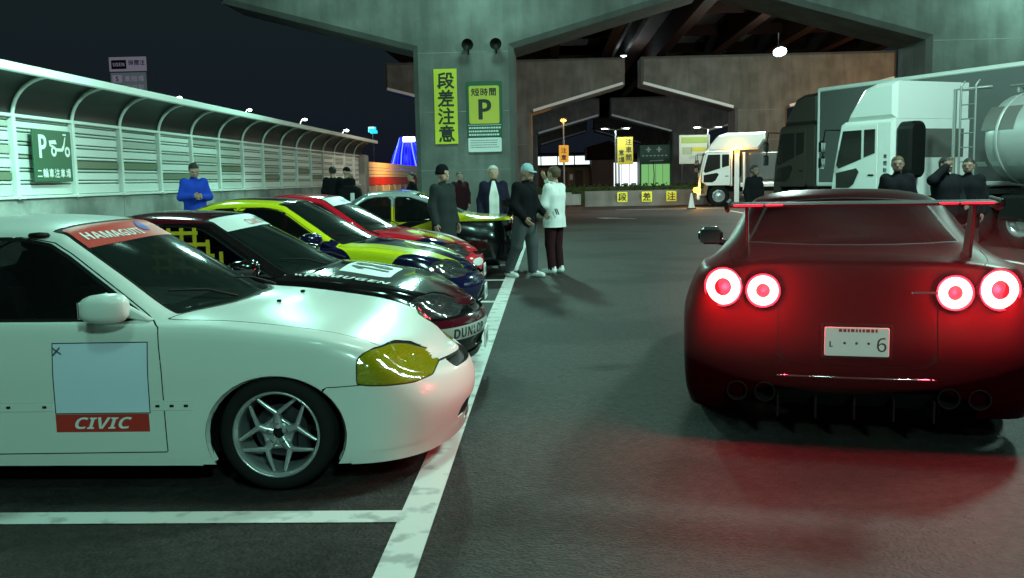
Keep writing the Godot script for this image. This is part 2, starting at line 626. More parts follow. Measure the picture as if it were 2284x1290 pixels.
func materials() -> void:
	var asp := mat("asphalt", Color(.05, .05, .05), 0.7)
	asp.metallic_specular = 0.28
	tri_tex(asp, noise(0.05, Color(.024, .020, .020), Color(.050, .041, .040), .2, .8, 1024, 3, 5, .85), 4.7, bumps(0.6, 512, 4, 4.0), 0.25)
	var con := mat("pale_concrete", Color(.3, .3, .3), 0.9)
	tri_tex(con, noise(0.006, Color(.135, .137, .131), Color(.185, .188, .18), .2, .8, 512, 8), 5.3, bumps(0.05, 512, 9, 2.0), 0.3)
	stain(asp, noise(0.006, Color(.55, .55, .55), Color(1, 1, 1), .22, .5, 512, 41, 6), Vector3.ONE / 9.0)
	stain(con, noise(0.012, Color(.84, .84, .82), Color(1, 1, 1), .22, .62, 512, 43, 4), Vector3(0.32, 0.045, 0.32))
	var st := mat("stained_concrete", Color(.3, .3, .3), 0.9)
	tri_tex(st, noise(0.004, Color(.17, .18, .165), Color(.32, .33, .31), .25, .75, 512, 12), 4.1, bumps(0.06, 512, 9, 2.0), 0.5)
	var ln := mat("white_road_paint", Color(.6, .6, .58), 0.75)
	tri_tex(ln, noise(0.012, Color(.36, .365, .36), Color(.60, .60, .58), .22, .42, 1024, 21, 7), 2.9)
	mat("lit_edge_white", Color(.75, .78, .82), .5)
	mat("dark_steel", Color(.012, .0045, .0035), 0.85)
	mat("rust_steel", Color(.075, .035, .025), 0.75)
	mat("grey_steel", Color(.3, .31, .3), 0.45, 0.6)
	mat("white_slat", Color(.62, .66, .62), 0.5)
	mat("olive_slat", Color(.13, .17, .10), 0.55)
	mat("white_slat_dull", Color(.50, .535, .49), 0.55)
	mat("white_slat_dirt_shade", Color(.37, .39, .33), 0.65)
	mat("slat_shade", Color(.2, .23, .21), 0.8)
	mat("canopy_sheet", Color(.014, .016, .014), 0.5)
	mat("white_paint", Color(.60, .63, .60), 0.28, 0.0, 0.16).metallic_specular = 0.36
	mat("black", Color(.008, .008, .008), 0.55).metallic_specular = 0.25
	mat("black_gloss", Color(.006, .006, .007), 0.16, 0.0, 0.5)
	mat("rubber", Color(.014, .014, .014), 0.85)
	mat("chrome", Color(.75, .76, .78), 0.08, 1.0)
	mat("alloy", Color(.55, .57, .58), 0.3, 0.75)
	mat("gunmetal", Color(.09, .09, .1), 0.35, 0.8)
	mat("matte_red", Color(.42, .018, .02), 0.5)
	mat("sign_yellow", Color(.62, .62, .035), 0.55)
	mat("sign_amber", Color(.75, .42, .02), 0.5)
	mat("sign_green", Color(.008, .085, .035), 0.5)
	mat("sign_white", Color(.68, .7, .68), 0.5)
	mat("sign_black", Color(.012, .018, .012), 0.6)
	mat("skin", Color(.42, .26, .19), 0.55)

# a second, larger pattern of stains multiplied over the first
func stain(m: StandardMaterial3D, tex: Texture2D, scale: Vector3) -> void:
	m.detail_enabled = true
	m.detail_blend_mode = BaseMaterial3D.BLEND_MODE_MUL
	m.detail_albedo = tex
	m.detail_uv_layer = BaseMaterial3D.DETAIL_UV_2
	m.uv2_triplanar = true
	m.uv2_world_triplanar = true
	m.uv2_scale = scale

func flood(p: Vector3, aim: Vector3, c: Color, e: float, label: String, r := 0.2, spot := false, angle := 78.0, spill := 0.10) -> void:
	var t := thing("floodlight", label, "floodlight", p, 0.0, "lamps under the viaduct")
	var y := -aim.normalized()
	var x := y.cross(Vector3(0.02, 0.1, 1)).normalized()
	var b := Basis(x, y, x.cross(y))
	var h := G.new()
	h.lathe([Vector2(0.001, 0.30), Vector2(0.09, 0.30), Vector2(0.12, 0.16), Vector2(r + 0.05, 0.13), Vector2(r + 0.07, 0.0), Vector2(r + 0.04, 0.0), Vector2(r + 0.02, 0.1), Vector2(0.001, 0.12)], Transform3D(b, Vector3.ZERO), 20)
	obj("housing", h, M.gunmetal, t)
	var s := G.new()
	s.tube([b.y * 0.28, b.y * 0.5, Vector3(b.y.x * 0.5, b.y.y * 0.5 + 0.5, b.y.z * 0.5)], 0.025, -1, 8)
	obj("bracket", s, M.gunmetal, t)
	var l := G.new()
	l.lathe([Vector2(0.001, -0.075), Vector2(r * 0.5, -0.06), Vector2(r * 0.85, -0.02), Vector2(r, 0.03), Vector2(r * 0.9, 0.07), Vector2(0.001, 0.08)], Transform3D(b, Vector3.ZERO), 20, true)
	obj("lamp_glass", l, glow("lamp_glow", c, 14.0), t)
	if not spot:
		lamp(t, aim.normalized() * .45, c, e, 0.5)
		return
	var o := SpotLight3D.new()
	o.name = "light"
	t.add_child(o, true)
	o.basis = Basis.looking_at(aim.normalized(), Vector3.RIGHT)
	o.light_color = c.linear_to_srgb()
	o.light_energy = e
	o.position = aim.normalized() * .4
	o.light_size = 0.45
	o.spot_range = 90.0
	o.spot_attenuation = 2.0
	o.spot_angle = angle
	o.spot_angle_attenuation = 0.5
	o.shadow_enabled = true
	if spill > 0.0:
		lamp(t, aim.normalized() * .4, c, e * spill, 0.3)

func lamp(t: Node3D, p: Vector3, c: Color, e: float, size: float) -> OmniLight3D:
	var o := OmniLight3D.new()
	o.name = "light"
	t.add_child(o, true)
	o.position = p
	o.light_color = c.linear_to_srgb()
	o.light_energy = e
	o.light_size = size
	o.omni_range = 90.0
	o.omni_attenuation = 2.0
	o.shadow_enabled = true
	return o

func flat(x0: float, z0: float, x1: float, z1: float, y: float) -> G:
	var g := G.new()
	var nx := maxi(1, int(absf(x1 - x0) / 4.0))
	var nz := maxi(1, int(absf(z1 - z0) / 4.0))
	for i in nx:
		for j in nz:
			var a := lerpf(x0, x1, float(i) / nx); var b := lerpf(x0, x1, float(i + 1) / nx)
			var c := lerpf(z0, z1, float(j) / nz); var d := lerpf(z0, z1, float(j + 1) / nz)
			g.quad(Vector3(a, y, d), Vector3(b, y, d), Vector3(b, y, c), Vector3(a, y, c))
	return g

func setting() -> void:
	var g := G.new()
	g.quad(Vector3(-500, 0, 80), Vector3(500, 0, 80), Vector3(500, 0, -800), Vector3(-500, 0, -800))
	struct("ground", g, M.asphalt)
	# painted markings
	struct("front_line", flat(-0.695, 4.0, -0.535, -31.0, 0.004), M.white_road_paint)
	for k in 8:
		var z := -4.12 - 2.5 * k
		struct("stall_line", flat(-5.0, z + 0.075, -0.695, z - 0.075, 0.004), M.white_road_paint)
	struct("stall_line", flat(-5.0, -1.62 + 0.075, -0.695, -1.62 - 0.075, 0.004), M.white_road_paint)
	var ar := G.new()
	ar.prism(v2([-.08, -.9, .08, -.9, .08, .2, .34, .2, 0, 1.0, -.34, .2, -.08, .2]), 0.003, Transform3D(Basis(Vector3(1, 0, 0), -PI / 2) * Basis(Vector3(0, 0, 1), 0.75), Vector3(2.4, 0.004, -34.6)))
	struct("road_arrow", ar, M.white_road_paint)
	struct("lane_line", flat(3.0, -43.2, 8.2, -43.38, 0.004), M.white_road_paint)
	struct("lane_line", flat(7.4, -8.0, 7.52, -40.0, 0.004), M.white_road_paint)
	# raised footway along the noise barrier, with its kerb stones
	g = G.new()
	g.box(Vector3(-7.3, 0.08, -31), Vector3(3.99, 0.16, 78), 0.0)
	struct("footway", g, M.stained_concrete)
	var kerb := thing("kerb", "row of pale kerb stones along the raised footway", "kerb", Vector3(-5.23, 0, 0))
	g = G.new()
	g.box(Vector3(0, 0.085, 0), Vector3(0.14, 0.17, 1.19), 0.02)
	var km := to_mesh([[g, M.pale_concrete]])
	for k in 50:
		put("kerb_stone", km, kerb, at(0, 0, 3.0 - 1.2 * k))
	# viaduct: two decks side by side on hammerhead piers
	var dark: Material = M.dark_steel
	for s in 2:
		var x0: float = [-10.1, 5.75][s]
		var x1: float = [4.75, 21.2][s]
		var d := thing("viaduct_deck", ["left elevated roadway deck on dark girders above the parked race cars", "right elevated roadway deck on dark girders above the lorries"][s], "viaduct")
		d.set_meta("kind", "structure")
		g = G.new()
		g.box(Vector3((x0 + x1) / 2, 10.75, -60), Vector3(x1 - x0, 0.3, 180), 0.05)
		obj("deck_slab", g, M.rust_steel, d)
		for k in 5:
			g = G.new()
			var x := lerpf(x0 + 1.2, x1 - 1.2, k / 4.0)
			g.box(Vector3(x, 9.72, -60), Vector3(0.06, 1.72, 180))
			g.box(Vector3(x, 8.84, -60), Vector3(0.55, 0.05, 180))
			obj("girder", g, dark, d)
		for k in 23:
			g = G.new()
			g.box(Vector3((x0 + x1) / 2, 9.75, 26 - 7.5 * k), Vector3(x1 - x0 - 2.4, 0.6, 0.12))
			obj("cross_beam", g, dark, d)
		for e in [x0 - 0.1, x1 + 0.1]:
			g = G.new()
			g.box(Vector3(e, 11.1, -60), Vector3(0.24, 1.5, 180), 0.04)
			obj("parapet", g, M.pale_concrete, d)
	var outline := [
		v2([-4.16, 0, -1.04, 0, -1.04, 5.5, 4.75, 7.1, 4.75, 8.78, -10.1, 8.78, -10.1, 7.1, -4.16, 5.5]),
		v2([11.5, 0, 14.66, 0, 14.66, 5.45, 21.2, 7.05, 21.2, 8.78, 5.75, 8.78, 5.75, 7.1, 11.5, 5.45])]
	var which := ["nearest", "second", "third", "farthest"]
	for i in 4:
		for s in 2:
			var o: PackedVector2Array = outline[s].duplicate()
			var c := Vector2((o[0].x + o[1].x) / 2, 0)
			for j in o.size():
				o[j] -= c
			var z := -30.0 * (i + 1)
			var p := thing("viaduct_pier", "%s pale concrete hammerhead pier of the %s row under the viaduct" % [which[i], ["left", "right"][s]], "pier", Vector3(c.x, 0, z - 1.3), 0.0, "viaduct piers")
			g = G.new()
			g.prism(o, 2.6, Transform3D(), 0.16)
			obj("shaft_and_arms", g, M.pale_concrete, p)
			# bearing blocks between the arms and the girders
			for k in 5:
				g = G.new()
				var x := lerpf([-10.1, 5.75][s] + 1.2, [4.75, 21.2][s] - 1.2, k / 4.0) - c.x
				g.box(Vector3(x, 8.79, 0), Vector3(0.7, 0.06, 0.9), 0.0)
				obj("bearing", g, dark, p)
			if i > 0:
				# added pale strips that paint the lamplit lower edges of the arms
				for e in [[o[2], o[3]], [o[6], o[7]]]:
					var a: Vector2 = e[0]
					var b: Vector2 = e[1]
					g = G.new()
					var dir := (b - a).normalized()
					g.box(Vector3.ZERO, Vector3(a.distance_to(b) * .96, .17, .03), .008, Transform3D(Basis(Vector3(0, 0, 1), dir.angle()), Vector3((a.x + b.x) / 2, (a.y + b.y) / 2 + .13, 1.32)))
					obj("lit_edge_strip", g, M.lit_edge_white, p)
			if i < 2:
				g = G.new()
				for h in [1.8, 3.6, 5.4]:
					g.box(Vector3(0, h, 1.3005), Vector3(2.8, 0.018, 0.004))
				obj("formwork_line", g, M.stained_concrete, p)

func barrier_wall() -> void:
	var X := -9.3
	var w := thing("noise_barrier", "pale slatted noise barrier with curved dark canopy along the footway", "noise barrier", Vector3(X, 0, -20))
	var z_a := 6.4
	var pitch := 2.07
	var n := 26
	var g := G.new()
	for k in n:
		var b := G.new()
		b.box(Vector3(-0.12, 0.655, z_a + 20 - pitch * (k + 0.5)), Vector3(0.34, 1.31, pitch - 0.012), 0.015)
		obj("concrete_base", b, M.stained_concrete, w)
	# slats: shared meshes, one part each; the nearest bays that the picture shows
	var hs := [0.20, 0.055, 0.15, 0.055, 0.16, 0.06, 0.16, 0.055, 0.16, 0.055, 0.12, 0.05]
	var mesh := {}
	for h in [0.20, 0.16, 0.15, 0.12, 0.06, 0.055, 0.05]:
		for m in ["white_slat", "white_slat_dull", "white_slat_dirt_shade", "olive_slat"]:
			var b := G.new()
			b.box(Vector3.ZERO, Vector3(0.05, h - 0.012, pitch - 0.13), 0.012)
			mesh["%s%s" % [m, h]] = to_mesh([[b, M[m]]])
	var olive := {8: [[4, 1]], 12: [[3, 4]], 11: [[1, 4], [8, 4]], 13: [[2, 8]], 14: [[5, 4]], 15: [[5, 4], [3, 0]], 16: [[2, 4]], 18: [[4, 4]], 20: [[8, 4]], 22: [[2, 4]], 19: [[2, 8]]}
	for k in range(7, n):
		var z := z_a + 20 - pitch * (k + 0.5)
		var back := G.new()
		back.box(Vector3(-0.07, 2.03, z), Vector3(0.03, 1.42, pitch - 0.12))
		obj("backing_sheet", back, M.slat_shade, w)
		var y := 1.36
		var dark_row := 4 if k in [12, 13, 16, 20] else (2 if k in [9, 10, 14, 18, 21, 24] else -1)
		for r in hs.size():
			var h: float = hs[r]
			var thin := r % 2 == 1
			var roll := rng.randf() + (.45 if k in [15, 16] else 0.0)  # two bays lean darker, painting in the upright shadow on the wall
			var mm := "olive_slat" if r == dark_row else ("white_slat_dirt_shade" if roll > .93 else ("white_slat_dull" if roll > .62 else "white_slat"))
			put("slat", mesh["%s%s" % [mm, h]], w, Transform3D(Basis(Vector3(0, 0, 1), 0.0 if not thin else 0.5), Vector3(-0.015 if not thin else -0.03, y + h / 2 + 0.006, z)))
			y += h + 0.008
	# posts that bend over into the canopy ribs
	var post := G.new()
	post.box(Vector3(0.02, 2.02, 0), Vector3(0.12, 1.44, 0.10), 0.008)
	post.box(Vector3(0.03, 1.335, 0), Vector3(0.2, 0.04, 0.2), 0.0)
	var pm := to_mesh([[post, M.white_slat]])
	var rib := G.new()
	var arc := []
	for i in 11:
		var a := PI / 2 * i / 10
		arc.append(Vector3(0.05 + 0.74 * (1 - cos(a)), 2.72 + 0.68 * sin(a), 0))
	rib.tube(arc, 0.035, -1, 8)
	var rm := to_mesh([[rib, M.white_slat]])
	var sheet := []
	for i in 11:
		var a: Vector3 = arc[i] + Vector3(-0.03, 0.04, 0)
		sheet.append([a + Vector3(0, 0, pitch / 2 - 0.012), a - Vector3(0, 0, pitch / 2 - 0.012)])
	g = G.new()
	g.sheet(sheet, true)
	var thick := []
	for r in sheet:
		thick.append([r[0] + Vector3(-.006, .008, 0), r[1] + Vector3(-.006, .008, 0)])
	g.sheet(thick)
	var cm := to_mesh([[g, M.canopy_sheet]])
	for k in n + 1:
		var z := z_a + 20 - pitch * k
		put("post", pm, w, at(0, 0, z))
		if k < n:
			put("rib", rm, w, at(0, 0, z))
			put("canopy_panel", cm, w, at(0, 0, z - pitch / 2))
	var L := pitch * n
	g = G.new()
	g.box(Vector3(0.82, 3.42, z_a + 20 - L / 2), Vector3(0.09, 0.15, L), 0.02)
	obj("canopy_rail", g, M.white_slat, w)
	g = G.new()
	g.box(Vector3(0.03, 2.76, z_a + 20 - L / 2), Vector3(0.1, 0.06, L), 0.01)
	obj("top_rail", g, M.white_slat, w)
	g = G.new()
	g.box(Vector3(0.02, 1.34, z_a + 20 - L / 2), Vector3(0.16, 0.05, L), 0.008)
	obj("bottom_rail", g, M.white_slat, w)
	# the farther stretch without canopy, in orange light
	var f := thing("noise_barrier", "far orange lit stretch of slatted barrier with a red band, beyond the canopy", "noise barrier", Vector3(X, 0, -48))
	g = G.new()
	g.box(Vector3(0.1, 1.4, 0.9), Vector3(0.5, 2.8, 0.9), 0.04)
	obj("end_post", g, M.stained_concrete, f)
	mat("cream_slat", Color(.6, .5, .36), 0.6)
	for k in 10:
		var z := -0.6 - 2.0 * (k + 0.5)
		var b := G.new()
		b.box(Vector3(0, 0.64, z), Vector3(0.3, 1.28, 1.98), 0.015)
		obj("concrete_base", b, M.stained_concrete, f)
		var y := 1.3
		for h in [0.42, 0.14, 0.2, 0.16, 0.3]:
			b = G.new()
			b.box(Vector3(0, y + h / 2, z), Vector3(0.06, h - 0.015, 1.96), 0.012)
			obj("slat", b, M.matte_red if h == 0.42 else M.cream_slat, f)  # red boards stand in for red light falling on the wall
			y += h
		b = G.new()
		b.box(Vector3(0.12, 1.13, z + 1.0), Vector3(0.1, 0.34, 0.08), 0.01)
		obj("post", b, M.cream_slat, f)

func decal(called: String, g: G, m: Material, parent: Node3D, x: Transform3D) -> MeshInstance3D:
	return obj(called, g, m, parent, x)

func rounded(w: float, h: float, r: float) -> PackedVector2Array:
	var p := PackedVector2Array()
	for c in [[1, 1, 0], [-1, 1, 1], [-1, -1, 2], [1, -1, 3]]:
		for i in 5:
			var a: float = (c[2] + i / 4.0) * PI / 2
			p.append(Vector2(c[0] * (w / 2 - r) + cos(a) * r, c[1] * (h / 2 - r) + sin(a) * r))
	return p

func board(called: String, w: float, h: float, m: Material, parent: Node3D, x := Transform3D(), d := 0.03, r := 0.02) -> MeshInstance3D:
	var g := G.new()
	g.prism(rounded(w, h, r), d, Transform3D(), minf(0.006, d * 0.3))
	return obj(called, g, m, parent, x)

func signs() -> void:
	# on the face of the near pier
	var F := -30.0 + 0.02
	var t := thing("step_warning_sign", "tall yellow sign with four black characters on the near pier", "sign", Vector3(-3.17, 3.76, F))
	board("panel", 0.72, 2.3, M.sign_yellow, t, Transform3D(), 0.03, 0.01)
	var y := 0.8
	for k in ["dan", "sa", "chu", "i"]:
		decal("lettering", kanji(k, 0.5, 0.13), M.sign_black, t, at(0.01, y, 0.018))
		y -= 0.545
	t = thing("parking_sign", "yellow and black P parking sign on the near pier with green edge", "sign", Vector3(-1.98, 3.79, F))
	board("backing", 1.12, 1.44, M.sign_green, t, at(0, 0, -0.01), 0.03, 0.06)
	board("panel", 0.94, 1.16, mat("sign_lemon", Color(.55, .5, .05), 0.5), t, at(0, 0, 0.008), 0.03, 0.06)
	decal("lettering", text("P", 0.62, true), M.sign_black, t, at(0.02, -0.14, 0.026))
	var x := -0.27
	for k in ["tan", "ji", "kan"]:
		decal("lettering", kanji(k, 0.23, 0.13), M.sign_black, t, at(x, 0.39, 0.026))
		x += 0.27
	t = thing("notice_sign", "dark green notice with pale lines of print below the P sign", "sign", Vector3(-1.98, 3.0, F))
	board("panel", 1.08, 0.4, M.sign_green, t, Transform3D(), 0.03, 0.01)
	var rows := G.new()
	for i in 4:
		var yy := 0.165 - 0.105 * i
		if i == 0:
			rows.quad(Vector3(-.52, yy, 0), Vector3(.52, yy, 0), Vector3(.52, yy + .014, 0), Vector3(-.52, yy + .014, 0))
		else:
			var xx := -0.49
			while xx < 0.44:
				var ww := rng.randf_range(0.035, 0.075)
				rows.quad(Vector3(xx, yy, 0), Vector3(xx + ww, yy, 0), Vector3(xx + ww, yy + .05, 0), Vector3(xx, yy + .05, 0))
				xx += ww + 0.018
	decal("lettering", rows, M.sign_white, t, at(0, 0, 0.018))
	t = thing("notice_sign", "white notice plate below the green notice on the pier", "sign", Vector3(-1.98, 2.56, F))
	board("panel", 1.04, 0.44, M.sign_white, t, Transform3D(), 0.03, 0.04)
	rows = G.new()
	for i in 4:
		var yy := 0.13 - 0.07 * i
		var xx := -0.45
		while xx < 0.38:
			var ww := rng.randf_range(0.02, 0.06)
			rows.quad(Vector3(xx, yy, 0), Vector3(xx + ww, yy, 0), Vector3(xx + ww, yy + .02, 0), Vector3(xx, yy + .02, 0))
			xx += ww + 0.012
	decal("lettering", rows, M.gunmetal, t, at(0, 0, 0.018))
	for k in 2:
		t = thing("loudspeaker", ["dark loudspeaker on the pier above the P sign, left of two", "dark loudspeaker on the pier above the P sign, right of two"][k], "loudspeaker", Vector3(-2.42 + 0.86 * k, 5.62, F + 0.02))
		var g := G.new()
		g.lathe([Vector2(0.001, -.12), Vector2(0.07, -.12), Vector2(0.1, 0), Vector2(0.17, .16), Vector2(0.18, .17), Vector2(0.14, .13), Vector2(.001, .02)], Transform3D(Basis(Vector3(1, 0, 0), PI / 2 + 0.3), Vector3(0, 0, 0.24)), 16)
		obj("horn", g, M.black, t)
		g = G.new()
		g.tube([Vector3(0, -.3, 0.02), Vector3(0, -.05, 0.03), Vector3(0, 0, .16)], 0.025, -1, 6)
		obj("bracket", g, M.black, t)
	# motorcycle parking sign on the barrier
	t = thing("motorcycle_parking_sign", "dark green P sign with white scooter on the slatted barrier", "sign", Vector3(-9.3 + 0.14, 2.08, -17.46), PI / 2)
	board("panel", 1.36, 0.94, M.sign_green, t, Transform3D(), 0.03, 0.02)
	decal("lettering", text("P", 0.42, true), M.sign_white, t, at(-0.36, 0.17, 0.018))
	var s := G.new()
	for c in [Vector2(0.02, 0.03), Vector2(0.52, 0.03)]:
		s.lathe([Vector2(0.045, 0), Vector2(0.1, 0)], Transform3D(Basis(Vector3(1, 0, 0), PI / 2), Vector3(c.x, c.y, 0)), 16)
	s.prism(v2([-.1, .16, .02, .13, .12, .09, .3, .09, .38, .16, .44, .3, .48, .3, .4, .08, .34, .03, .1, .03, -.02, .1, -.12, .12, -.14, .22, .1, .24, .14, .16]), 0.002)
	s.prism(v2([.38, .33, .5, .33, .5, .36, .38, .36]), 0.003)
	decal("scooter_pictogram", s, M.sign_white, t, at(0.0, 0.06, 0.019))
	x = -0.52
	for k in ["ni", "rin", "sha", "chu", "sha", "ba"]:
		decal("lettering", kanji(k, 0.165, 0.12), M.sign_white, t, at(x, -0.31, 0.018))
		x += 0.205


# ---------- compact saloon / hatchback body: x forward from the front axle, z to the side ----------
var shell := {}

func civic_shell() -> void:
	# nine rows from the sill to the middle of the roof, at stations from the tail to the nose
	var st := [
		[-3.40,.16,0, -3.48,.24,0, -3.53,.45,0, -3.50,.66,0, -3.45,.90,0, -3.42,.915,0, -3.40,.92,0, -3.36,.925,0, -3.30,.928,0],
		[-3.38,.16,.5, -3.46,.24,.52, -3.50,.45,.53, -3.47,.66,.52, -3.42,.89,.5, -3.39,.91,.48, -3.36,.92,.38, -3.32,.925,.2, -3.28,.928,0],
		[-3.20,.16,.74, -3.26,.24,.77, -3.30,.45,.79, -3.28,.66,.78, -3.24,.88,.71, -3.22,.90,.66, -3.2,.92,.5, -3.16,.93,.28, -3.14,.935,0],
		[-2.95,.16,.78, -2.97,.24,.82, -2.98,.45,.835, -2.97,.66,.83, -2.95,.875,.76, -2.94,.90,.70, -2.93,.93,.55, -2.92,.94,.3, -2.92,.945,0],
		[-2.60,.16,.78, -2.60,.23,.825, -2.60,.45,.845, -2.60,.65,.84, -2.60,.865,.79, -2.60,.885,.745, -2.62,.975,.62, -2.68,.965,.4, -2.72,.96,0],
		[-2.20,.155,.78, -2.20,.225,.825, -2.20,.45,.845, -2.20,.645,.84, -2.20,.855,.80, -2.20,.88,.76, -2.22,1.16,.585, -2.24,1.19,.45, -2.26,1.205,0],
		[-1.82,.15,.832, -1.82,.22,.84, -1.82,.45,.845, -1.82,.64,.842, -1.82,.85,.805, -1.82,.876,.765, -1.82,1.26,.57, -1.82,1.31,.47, -1.82,1.338,0],
		[-1.45,.148,.832, -1.45,.218,.84, -1.45,.45,.845, -1.45,.64,.843, -1.45,.845,.807, -1.45,.872,.767, -1.45,1.268,.57, -1.45,1.318,.47, -1.45,1.346,0],
		[-1.15,.146,.832, -1.15,.216,.84, -1.15,.45,.845, -1.15,.64,.843, -1.15,.838,.807, -1.15,.866,.767, -1.14,1.235,.58, -1.12,1.278,.48, -1.06,1.305,0],
		[-1.08,.146,.832, -1.08,.216,.84, -1.08,.45,.845, -1.08,.64,.843, -1.08,.836,.807, -1.08,.864,.767, -1.07,1.195,.592, -1.05,1.236,.49, -0.99,1.266,0],
		[-.82,.144,.832, -.82,.214,.84, -.82,.45,.845, -.82,.638,.843, -.82,.826,.806, -.82,.854,.766, -.81,1.032,.645, -.77,1.065,.52, -.65,1.09,0],
		[-.57,.142,.832, -.57,.212,.84, -.57,.45,.845, -.57,.635,.842, -.57,.815,.804, -.57,.842,.76, -.56,.874,.70, -.50,.898,.54, -.31,.905,0],
		[-.51,.142,.832, -.51,.212,.84, -.51,.45,.845, -.51,.635,.842, -.51,.812,.803, -.51,.838,.757, -.47,.857,.69, -.41,.874,.53, -.22,.880,0],
		[-.25,.14,.832, -.25,.21,.84, -.25,.45,.845, -.25,.63,.842, -.25,.80,.803, -.25,.824,.752, -.22,.840,.66, -.18,.852,.47, -.06,.857,0],
		[.04,.138,.825, .04,.208,.832, .04,.45,.842, .04,.62,.842, .04,.768,.805, .04,.79,.745, .06,.802,.63, .10,.805,.43, .16,.806,0],
		[.30,.136,.82, .30,.205,.826, .30,.44,.832, .30,.61,.830, .30,.725,.795, .30,.747,.725, .32,.752,.60, .35,.756,.39, .40,.755,0],
		[.51,.134,.765, .515,.2,.775, .52,.42,.785, .51,.585,.775, .50,.66,.735, .495,.684,.665, .505,.690,.54, .53,.693,.34, .56,.693,0],
		[.665,.132,.625, .675,.195,.64, .705,.39,.655, .660,.54,.635, .610,.598,.59, .600,.616,.54, .622,.637,.43, .645,.646,.27, .662,.648,0],
		[.77,.13,.38, .79,.19,.39, .835,.37,.41, .79,.51,.39, .722,.555,.365, .705,.570,.34, .718,.583,.26, .738,.590,.15, .752,.593,0],
		[.83,.13,0, .85,.19,0, .905,.37,0, .87,.505,0, .81,.556,0, .795,.57,0, .791,.578,0, .788,.582,0, .786,.585,0]]
	var s := hull(st, 6, 5)
	# wheel openings
	var arch := func(p: Vector3) -> float:
		if absf(p.z) < 0.5 or p.y > 0.7:
			return 1.0
		var f := Vector2(p.x / 0.345, (p.y - 0.285) / 0.295).length()
		var r := Vector2((p.x + 2.62) / 0.345, (p.y - 0.285) / 0.29).length()
		return (minf(f, r) - 1.0) * 0.3
	s = cut(s, arch)[1]
	var S := shell
	var wsf := func(p: Vector3) -> float:
		if p.x < -1.4 or p.x > 0.0 or p.y < 0.8:
			return 1.0
		var z := absf(p.z)
		var xb := -0.30 - 0.24 * z * z / 0.49
		var xt := -1.075 - 0.10 * z * z / 0.30
		var side := z - lerpf(0.515, 0.655, clampf((p.x + 1.13) / 0.6, 0.0, 1.2))
		return maxf(side, maxf(p.x - xb, xt - p.x) * 0.8)
	var c := cut(s, wsf)
	S.windscreen = c[0]
	c = cut(c[1], func(p: Vector3) -> float: return wsf.call(p) - 0.022)
	S.trim = c[0]
	s = c[1]
	var rgf := func(p: Vector3) -> float:
		if p.x > -1.8 or p.y < 0.9:
			return 1.0
		return maxf(absf(p.z) - 0.50, maxf(p.x + 1.95, -2.64 - p.x))
	c = cut(s, rgf)
	S.rear_window = c[0]
	c = cut(c[1], func(p: Vector3) -> float: return rgf.call(p) - 0.02)
	S.trim.add(c[0])
	s = c[1]
	var fw := v2([-.70, .872, -.78, .925, -1.08, 1.135, -1.18, 1.195, -1.32, 1.222, -1.54, 1.228, -1.56, .882])
	var rw := v2([-1.66, .886, -1.65, 1.226, -1.84, 1.218, -2.12, 1.13, -2.40, .965, -2.46, .90])
	for k in 2:
		var poly: PackedVector2Array = [fw, rw][k]
		var f := func(p: Vector3) -> float:
			if p.y < 0.83 or p.x > -0.4 or absf(p.z) < 0.5:
				return 1.0
			return sdf(Vector2(p.x, p.y), poly) - 0.012
		c = cut(s, f)
		S[["front_window", "back_window"][k]] = c[0]
		c = cut(c[1], func(p: Vector3) -> float: return f.call(p) - 0.016)
		S.trim.add(c[0])
		s = c[1]
	var hl := v2([.405, .530, .404, .640, .424, .667, .47, .683, .53, .679, .60, .655, .68, .612, .725, .575, .742, .548, .735, .518, .66, .508, .55, .513, .45, .521])
	var hf := func(p: Vector3) -> float:
		if p.x < 0.3 or p.y < 0.45 or absf(p.z) < 0.3:
			return 1.0
		return sdf(Vector2(p.x, p.y), hl)
	c = cut(s, hf)
	S.headlight = c[0]
	c = cut(c[1], func(p: Vector3) -> float: return hf.call(p) - 0.006)
	S.seam = c[0]
	s = c[1]
	# grille opening in the lip between the headlights
	var gf := func(p: Vector3) -> float:
		if p.x < 0.6 or p.y < 0.4:
			return 1.0
		return maxf(absf(p.z) - 0.30, absf(p.y - 0.523) - 0.022)
	c = cut(s, gf)
	S.grille = c[0]
	s = c[1]
	# lower air intake
	var inf := func(p: Vector3) -> float:
		if p.x < 0.6:
			return 1.0
		return maxf(absf(p.z) - 0.30 + absf(p.y - .24) * 0.5, absf(p.y - 0.265) - 0.045)
	c = cut(s, inf)
	S.intake = c[0]
	s = c[1]
	var hood := func(p: Vector3) -> float:
		if p.x < -0.6 or p.y < 0.5:
			return 1.0
		var z := absf(p.z)
		var zh := lerpf(0.735, 0.655, clampf((p.x + 0.5) / 1.0, 0.0, 1.0)) if p.x < 0.5 else 0.655 - (p.x - 0.5) * 1.2
		var xb := -0.30 - 0.24 * z * z / 0.49 + 0.035
		return maxf(maxf(z - zh, xb - p.x), 0.551 - p.y)
	c = cut(s, hood)
	S.hood = c[0]
	c = cut(c[1], func(p: Vector3) -> float: return hood.call(p) - 0.0065)
	S.seam.add(c[0])
	s = c[1]
	var bump := func(p: Vector3) -> float:
		if p.x < 0.1:
			return 1.0
		return maxf(p.y - 0.516 - 0.01 * clampf((p.x - .3) * 4, 0, 1) - (0.02 if p.x > .74 else 0.0), 0.24 - p.x)
	c = cut(s, bump)
	S.front_bumper = c[0]
	c = cut(c[1], func(p: Vector3) -> float: return bump.call(p) - 0.0045)
	S.seam.add(c[0])
	s = c[1]
	var fd := v2([-.565, .815, -.545, .60, -.538, .21, -1.60, .205, -1.615, .86, -1.60, 1.252, -1.32, 1.25, -1.155, 1.222, -1.06, 1.165, -.64, .872])
